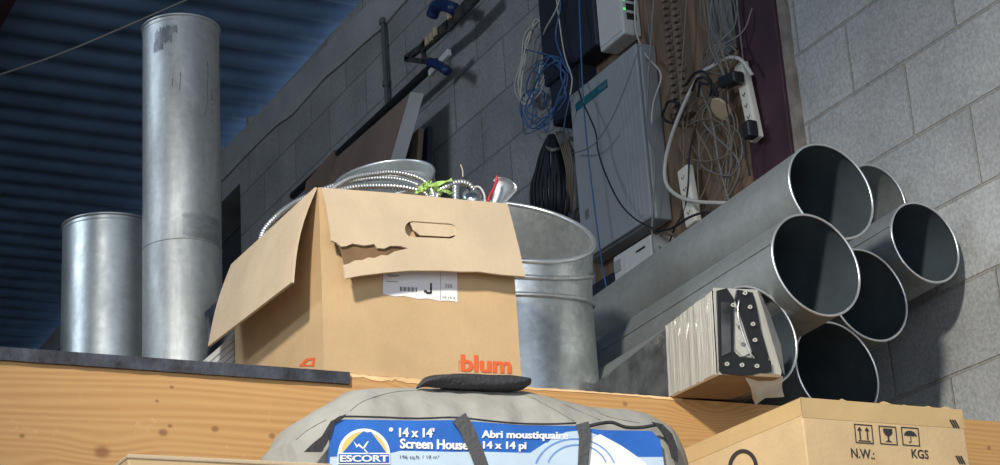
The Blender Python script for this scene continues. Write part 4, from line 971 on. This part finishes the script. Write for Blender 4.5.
# small white box under the cabinet
sb = empty('junction_box', (2.83, 4.43, 3.15), 'small light grey box below the large grey cabinet, above the ducts', 'junction box')
G().box((WX - .105, 4.325, 3.10), (WX - .0205, 4.543, 3.303)).mk('case', m_white, sb, bevel=.006)
G().box((WX - .108, 4.50, 3.25), (WX - .105, 4.536, 3.285)).mk('latch', m_cab, sb)
G().box((WX - .1065, 4.36, 3.272), (WX - .105, 4.41, 3.278)).mk('slot', m_blackpl, sb)
G().box((WX - .1075, 4.47, 3.11), (WX - .1055, 4.476, 3.295)).mk('cover_ridge', m_white, sb)
nb = empty('network_switch', (2.85, 4.66, 3.1), 'dark navy box with a blue light, left of the small grey box', 'network box')
G().box((WX - .09, 4.56, 3.02), (WX - .0205, 4.78, 3.27)).mk('case', m_bluedark, nb, bevel=.004)
G().box((WX - .0925, 4.567, 3.222), (WX - .0905, 4.575, 3.230)).mk('indicator', m_led_b, nb, label='glowing blue indicator')
# slotted wiring duct (pale teeth)
wdct = empty('wiring_block', (2.87, 4.22, 3.6), 'vertical beige slotted wiring block on the plywood beside the cabinet', 'wiring block')
ys0, zs0 = yz(677, 4, .03)
G().box((WX - .045, ys0 - .035, 3.62), (WX - .0205, ys0 + .035, 4.3)).mk('backing', m_cabtan, wdct)
for s_ in (-1, 1):
    g = G()
    g.box((WX - .048, ys0 + s_ * .024 - .008, 3.63), (WX - .0455, ys0 + s_ * .024 + .008, 4.3))
    for k in range(30):
        z = 3.635 + k * .0225; g.box((WX - .062, ys0 + s_ * .024 - .008, z), (WX - .047, ys0 + s_ * .024 + .008, z + .011))
    g.mk('tooth_row', m_cabtan, wdct)
tag(G().box((WX - .03, yz(718, 5, .03)[0] - .06, 3.72), (WX - .0205, yz(718, 5, .03)[0] + .05, 4.4)).mk('mounting_plate', m_cabgrey, bevel=.002), 'dull grey mounting plate on the plywood behind the cable bundle', 'plate')

def power_strip(name, top, bot, off, wdt, n, label):
    p0 = wp(*top, off); p1 = wp(*bot, off); d = unit(p1 - p0); L = np.linalg.norm(p1 - p0); nrm_ = A(-1, 0, 0); s_ = unit(np.cross(d, nrm_)); c = (p0 + p1) / 2
    o = empty(name, p1, label, 'power strip')
    G().obox(c, s_ * wdt / 2, nrm_ * .012, d * L / 2).mk('case', m_bone, o, bevel=.006)
    for k in range(n):
        q = p0 + d * L * (k + .9) / (n + .9) + nrm_ * .0125
        g = G()
        for a, b in ((-.35, 0), (.35, 0), (0, .5)): g.obox(q + s_ * wdt * .32 * a * 2 * .5 + d * .008 * (b - .2) * 1.2, s_ * .0012, nrm_ * .0006, d * .0032)
        g.mk('socket', m_blackpl, o)
    return p0, p1, d, s_
p0, p1, d_, s_ = power_strip('power_strip', (741, 64), (757, 140), .05, .042, 6, 'off-white power strip hanging on the plywood beside the maroon column')
def plug(c, ex, ey, ez, label):
    o = empty('power_adapter', np.asarray(c) - A(0, 0, .02), label, 'adapter')
    G().obox(c, ex, ey, ez).mk('case', m_blackpl, o, bevel=.005)
    G().sweep(spline([np.asarray(c) - A(0, 0, .0) , np.asarray(c) - A(0.01, -.02, .04), np.asarray(c) - A(-.005, -.03, .12)], 6), .0025, n=7).mk('lead', m_cabblack, o, smooth=True)
plug(wp(731, 80, .085), A(.018, 0, 0), A(0, .040, .006), A(0, 0, .016), 'black adapter plugged into the upper end of the power strip')
plug(wp(750, 130, .08), A(.016, 0, 0), A(0, .017, 0), A(0, 0, .024), 'black plug at the lower end of the power strip')
power_strip('power_strip', (685, 168), (694, 225), .06, .055, 4, 'white power strip low on the plywood behind the thick white cord')
g = G(); g.lathe(wp(721, 109, .075), A(-.75, .1, -.65), [(.0005, .004), (.034, .004), (.036, 0), (.034, -.004), (.0005, -.004)], n=40)
tag(g.mk('cardboard_disc', m_tan, smooth=True, auto=40), 'tan round disc hanging among the cables left of the power strip', 'disc')

def wire(pts, r, m, label, cat='cable', group=None, off=.05, name='cable', sub=8):
    P = spline([wp(p_[0], p_[1], p_[2] if len(p_) > 2 else off) for p_ in pts], sub)
    o = G().sweep(P, r, n=8).mk(name, m, smooth=True); tag(o, label, cat, group); return o
wire([(752, 75, .07), (741, 60, .08), (728, 58, .08), (713, 66, .09), (700, 75, .09), (686, 100, .09), (672, 135, .09), (665, 165, .09), (667, 185, .09), (680, 197, .09), (700, 202, .085), (733, 204, .08), (745, 212, .05)], .0058, m_cabwhite, 'thick white power cord looping from the power strip down and right')
wire([(635, -5, .05), (636, 30, .05), (646, 55, .06), (661, 75, .06), (653, 105, .06), (652, 140, .06), (656, 175, .06), (658, 200, .06)], .0028, m_cabwhite, 'thin white cable running down over the right edge of the grey cabinet')
wire([(644, -5, .04), (650, 40, .04), (652, 90, .04), (655, 150, .04), (654, 215, .05)], .0022, m_cabgrey, 'thin grey cable down the plywood next to the cabinet edge')
wire([(687, -5, .05), (684, 40, .06), (681, 90, .06), (684, 150, .06), (680, 215, .05)], .0026, m_cabtan, 'tan cable running straight down the plywood', off=.06)
wire([(736, -5, .05), (741, 40, .05), (743, 60, .07)], .0024, m_cabgrey, 'thin grey cable dropping to the top of the power strip')
wire([(752, 8, .04), (744, 30, .06), (728, 42, .09), (716, 46, .1)], .0022, m_cabgrey, 'thin grey cable curving from the maroon column into the tangle')
rnd = random.Random(17)
for k in range(9):
    x_ = 700 + k * 4.5
    wire([(x_ + rnd.uniform(-3, 3), -5, .05), (x_ + rnd.uniform(-4, 4), 25, .06), (716 + rnd.uniform(-8, 8), 48, .10), (712 + rnd.uniform(-14, 18), 80, .08), (708 + rnd.uniform(-14, 30), 120, .06), (712 + rnd.uniform(-20, 34), 165, .05), (705 + rnd.uniform(-15, 35), 215, .035)], rnd.choice([.0018, .0024, .003]), rnd.choice([m_cabgrey, m_cabtan, m_cabgrey]), 'thin grey or tan cable in the tangle hanging over the plywood', group='tangled cables on the plywood')
for k, (cx_, cy_, rx, ry) in enumerate(((712, 128, 24, 34), (722, 150, 22, 26), (706, 140, 26, 22), (716, 62, 14, 12), (719, 55, 16, 14))):
    P = [wp(cx_ + rx * math.cos(a) + rnd.uniform(-2, 2), cy_ + ry * math.sin(a) + rnd.uniform(-2, 2), .045 + .01 * k) for a in np.linspace(0, 2 * PI, 11)[:-1]]
    tag(G().sweep(spline(P, 8, closed=True), .0021, n=7, closed=True).mk('cable_loop', m_cabgrey if k % 2 else m_cabtan, smooth=True), 'loose loop of thin cable hanging in front of the plywood', 'cable', 'loose cable loops on the plywood')
for k in range(3):
    wire([(686 + k * 6, 85 + k * 6, .09), (694 + k * 3, 74 + k * 5, .10), (704, 72 + k * 6, .11), (712, 84, .09), (718 - k * 4, 96, .08)], .004, m_cabblack, 'short black cable knotted in the middle of the tangle', group='black cables in the tangle')
g = G()
for k in range(14):
    a, b = (670 + rnd.uniform(-5, 8), 118 + rnd.uniform(-8, 8)), (676 + rnd.uniform(-8, 8), 112 + rnd.uniform(-8, 8))
P = [wp(672 + 9 * math.cos(a) * (1 + .2 * math.sin(3 * a)), 112 + 11 * math.sin(a), .06 + .012 * math.sin(2.3 * a)) for a in np.linspace(0, 6 * PI, 40)]
tag(G().sweep(spline(P, 4), .0038, n=7).mk('cable_coil', m_cabblack, smooth=True), 'small black coil of cable beside the cabinet on the plywood', 'cable')
# black sagging cable, low
wire([(655, 232, .1), (672, 228, .11), (690, 217, .11), (708, 212, .1), (722, 214, .08)], .0036, m_cabblack, 'black cable sagging over the small grey box')
wire([(697, 120, .06), (690, 150, .07), (688, 185, .075), (684, 212, .07), (676, 225, .07), (668, 246, .05)], .0026, m_cabblack, 'thin black cable crossing the lower white power strip')
g = G(); P = [wp(670 + 12 * math.cos(a), 243 + 10 * math.sin(a) * (1 + .3 * math.sin(2 * a)), .07 + .015 * math.sin(3.1 * a)) for a in np.linspace(0, 7 * PI, 50)]
tag(G().sweep(spline(P, 4), .0032, n=7).mk('cable_coil', m_cabgrey, smooth=True), 'small grey coil of cable tucked right of the small grey box', 'cable')
# cables over the grey cabinet
wire([(579, -5, .12), (581, 50, .145), (584, 110, .14), (590, 170, .14), (598, 235, .14), (604, 275, .11), (612, 310, .10)], .0024, m_cabblue, 'blue cable hanging straight down across the left of the grey cabinet')
wire([(562, 55, .12), (574, 75, .13), (582, 100, .14), (595, 130, .14), (598, 150, .14), (604, 170, .14), (618, 200, .14), (634, 218, .14), (652, 228, .13), (660, 232, .11)], .0026, m_cabblack, 'black cable trailing diagonally down across the grey cabinet')
wire([(572, 153, .12), (584, 150, .14), (597, 141, .14), (612, 118, .14), (626, 85, .14), (640, 45, .12)], .0020, m_cabgrey, 'thin grey cable sweeping up across the ribbed cabinet door')
wire([(654, -5, .10), (647, 120, .115), (655, 160, .11), (652, 230, .12), (655, 262, .115)], .003, m_cabgrey, 'grey cable hanging in front of the small grey box')
# white coil
def coilobj(cx_, cy_, rx, ry, n, r, m, label, off=.05, jit=3, name='cable_coil', tilt=0.0, tail=()):
    rnd = random.Random(int(cx_ * 7 + cy_)); P = []
    for k in range(n * 10):
        a = 2 * PI * k / 10; j_ = rnd.uniform(-jit, jit)
        dx, dy = (rx + j_) * math.cos(a), (ry + j_ * 1.2) * math.sin(a)
        P.append(wp(cx_ + dx * math.cos(tilt) - dy * math.sin(tilt) + (k // 10 % 3 - 1) * 1.3, cy_ + dx * math.sin(tilt) + dy * math.cos(tilt), off + .012 * math.sin(k * .9) + .0015 * k / 10))
    P += [wp(*t_) for t_ in tail]
    o = G().sweep(spline(P, 4), r, n=7).mk(name, m, smooth=True); tag(o, label, 'cable'); return o
coilobj(533, 62, 12, 40, 7, .0028, m_cabwhite, 'coil of thin white cable hanging at the left of the dark navy panel', off=.055, jit=4, tilt=.16, tail=((545, 30, .11), (556, 10, .125), (561, -6, .125)))
coilobj(548, 92, 16, 34, 4, .0024, m_cabblue, 'loose coil of blue cable over the dark navy panel, right of the white coil', off=.13, jit=6, tilt=.25, tail=((556, 40, .125), (560, 10, .125), (560, -6, .125)))
coilobj(535, 112, 14, 22, 3, .0020, m_cabblue, 'small lower coil of thin blue cable below the white coil', off=.06, jit=5, tilt=.2)
wire([(556, -5, .12), (562, 40, .125), (566, 60, .13), (572, 78, .13), (570, 95, .13)], .0022, m_cabwhite, 'thin white cable crossing the dark navy panel from the top')
wire([(524, 49, .06), (536, 52, .12), (548, 55, .125), (562, 60, .125), (572, 80, .13), (565, 120, .12), (562, 145, .09)], .0022, m_cabblue, 'blue cable draped from the white coil across the dark panel')
# dark hank
hk = empty('cable_hank', wp(552, 225, .06), 'thick hank of black cable hanging below the navy panel, left of the cabinet', 'cable hank')
g = G(); rnd = random.Random(44)
for k in range(16):
    u = k / 15; x_ = 533 + 36 * u; b_ = 214 + 14 * math.sin(u * 3.0) + rnd.uniform(-6, 4)
    g.sweep(spline([wp(549 + 5 * u, 138 + rnd.uniform(-3, 3), .06), wp(541 + 20 * u + rnd.uniform(-2, 2), 155, .06 + .03 * math.sin(u * PI)), wp(x_ + rnd.uniform(-1.5, 1.5), 185, .06 + .04 * math.sin(u * PI)), wp(x_ + rnd.uniform(-1.5, 1.5), 208, .06 + .03 * math.sin(u * PI)), wp(x_ + 3 - 6 * u, b_, .045)], 6), .0058, n=7)
g.mk('strands', m_cabblack, hk, smooth=True)
g = G(); g.sweep(spline([wp(546, 146, .055), wp(552, 150, .10), wp(562, 148, .055)], 5), .006, n=7); g.mk('tie', m_cabgrey, hk, smooth=True)
g = G()
for k in range(5): g.sweep(spline([wp(556 + k * 2, 132, .05), wp(562 + k * 2, 150, .09), wp(567 + k * 1.5, 175, .085), wp(566 + k * 1.4, 212, .05)], 6), .0028, n=6)
g.mk('tan_strands', m_cabtan, hk, smooth=True, label='paler tan strands at the right side')
# conduit on the far wall
cd = empty('wall_conduit', wp(390, 112, .02), 'thin dark vertical conduit with a coupling on the far block wall', 'conduit')
q0 = wp(382.5, 18, .02); q1 = A(q0[0], q0[1] - .01, wp(391, 118, .02)[2])
G().sweep([q0, q1], .010, n=12).mk('pipe', m_strap, cd, smooth=True, auto=40)
G().sweep([q0 * .38 + q1 * .62, q0 * .33 + q1 * .67], .015, n=12).mk('coupling', m_strap, cd, smooth=True, auto=40)
G().sweep([q0 * .98 + q1 * .02, q0 * .94 + q1 * .06], .015, n=12).mk('coupling', m_strap, cd, smooth=True, auto=40)
# ---------------------------------------------------------------- boards leaning on the far wall
def slab(name, px_top_near, px_top_far, xo, thick, m, label, edge=None, lean=.10):
    """tall board standing on the loft, leaning on the wall; top edge from near to far"""
    n_ = at(*px_top_near, X=WX - xo); f_ = at(*px_top_far, X=WX - xo)
    o = empty(name, ((n_[0]) - lean, (n_[1] + f_[1]) / 2, ZP + .001), label, 'board')
    def face(x_off):
        return [(n_[0] - lean + x_off, n_[1] + .02, ZP + .001), (n_[0] + x_off, n_[1], n_[2]), (f_[0] + x_off, f_[1], f_[2]), (f_[0] - lean + x_off, f_[1], ZP + .001)]
    P = face(0) + face(thick)
    G().add(P, [(0, 1, 2, 3), (7, 6, 5, 4), (0, 4, 5, 1), (1, 5, 6, 2), (2, 6, 7, 3), (3, 7, 4, 0)]).mk('panel', m, o)
    if edge:
        G().add([(n_[0] - lean - .001, n_[1] + .018, ZP + .001), (n_[0] - .001, n_[1] - .002, n_[2]), (n_[0] + thick + .001, n_[1] - .002, n_[2]), (n_[0] - lean + thick + .001, n_[1] + .018, ZP + .001),
                 (n_[0] - lean - .001, n_[1] + .026, ZP + .001), (n_[0] - .001, n_[1] + .006, n_[2]), (n_[0] + thick + .001, n_[1] + .006, n_[2]), (n_[0] - lean + thick + .001, n_[1] + .026, ZP + .001)],
                [(0, 1, 2, 3), (7, 6, 5, 4), (0, 4, 5, 1), (1, 5, 6, 2), (2, 6, 7, 3), (3, 7, 4, 0)]).mk('edge_band', edge, o, label='pale edge band')
    return o
slab('leaning_board', (411, 92), (336, 158), .17, .05, m_board, 'large brown board with a pale near edge leaning on the far block wall', m_edge, lean=.62)
slab('leaning_board', (334, 150), (306, 182), .12, .03, m_board, 'brown board farther back, just left of the large pale-edged board', lean=.30)
slab('leaning_board', (419, 128), (412, 136), .12, .02, m_board, 'narrow brown batten right of the pale-edged board', lean=.22)
slab('leaning_board', (428, 126), (421, 134), .09, .02, m_bluedark, 'narrow dark blue-grey slat, rightmost of the leaning boards', lean=.14)
# dark pole with the white end
a_, b_ = wp(437, 62, .10), wp(293, 196, .10)
pl = empty('dark_pole', (a_ + b_) / 2, 'long thin dark pole lying along the top of the leaning boards', 'pole')
G().sweep([a_, b_], .016, n=14).mk('shaft', m_blackpl, pl, smooth=True, auto=40)
wt = empty('white_stick', wp(440, 62, .11), 'short white stick with a clamp jaw across it, above the end of the dark pole', 'stick')
q0, q1 = wp(430, 74, .11), wp(449.5, 52, .11); dd_ = unit(q1 - q0)
G().obox((q0 + q1) / 2, dd_ * np.linalg.norm(q1 - q0) / 2, unit(np.cross(dd_, [1, 0, 0])) * .013, A(.008, 0, 0)).mk('strip', m_white, wt, bevel=.002)
# bar clamp
cl = empty('bar_clamp', wp(440, 45, .12), 'dark bar clamp with blue grip hooked on the block wall near the top', 'clamp')
def bar(g, p_, q_, w_, t_=.008):
    p_, q_ = np.asarray(p_), np.asarray(q_); d__ = unit(q_ - p_); g.obox((p_ + q_) / 2, d__ * np.linalg.norm(q_ - p_) / 2, unit(np.cross(d__, [1, 0, 0])) * w_, A(t_, 0, 0))
g = G(); bar(g, wp(478, -6, .12), wp(448, 26, .12), .026); bar(g, wp(450, 24, .12), wp(424, 46, .12), .022); g.mk('bar', m_clampwood, cl, bevel=.003)
g = G(); bar(g, wp(426, 44, .12), wp(406, 59, .12), .013); bar(g, wp(406, 59, .12), wp(436, 63, .12), .010); bar(g, wp(422, 46, .12), wp(425, 61, .12), .008); g.mk('jaw', m_clampwood, cl, bevel=.002)
G().sweep(spline([wp(432, 16, .13), wp(436, 7, .13), wp(444, 5, .13), (wp(454, 9, .13))], 6), .024, n=10).mk('grip', m_navy, cl, smooth=True, label='blue grip')
G().sweep(spline([wp(430, 62, .13), wp(440, 66, .13), wp(447, 71, .13)], 6), .018, n=10).mk('end_grip', m_navy, cl, smooth=True, label='blue end grip')
for (a, b) in ((431, 37), (435, 32), (427, 41), (449, 15)): c_ = wp(a, b, .135); G().obox(c_, A(.004, 0, 0), A(0, .011, 0), A(0, 0, .016)).mk('worn_spot', m_tan, cl, label='worn tan spot on the bar')
# thin line strung under the deck at the left
a_, b_, c_ = at(-10, 78, Z=5.0), at(70, 50, Z=4.95), at(200, -6, Z=5.05)
tag(G().sweep(spline([a_, b_, c_], 10), .0045, n=7).mk('strung_wire', m_cabgrey, smooth=True), 'thin pale wire strung below the blue deck at the upper left', 'wire')
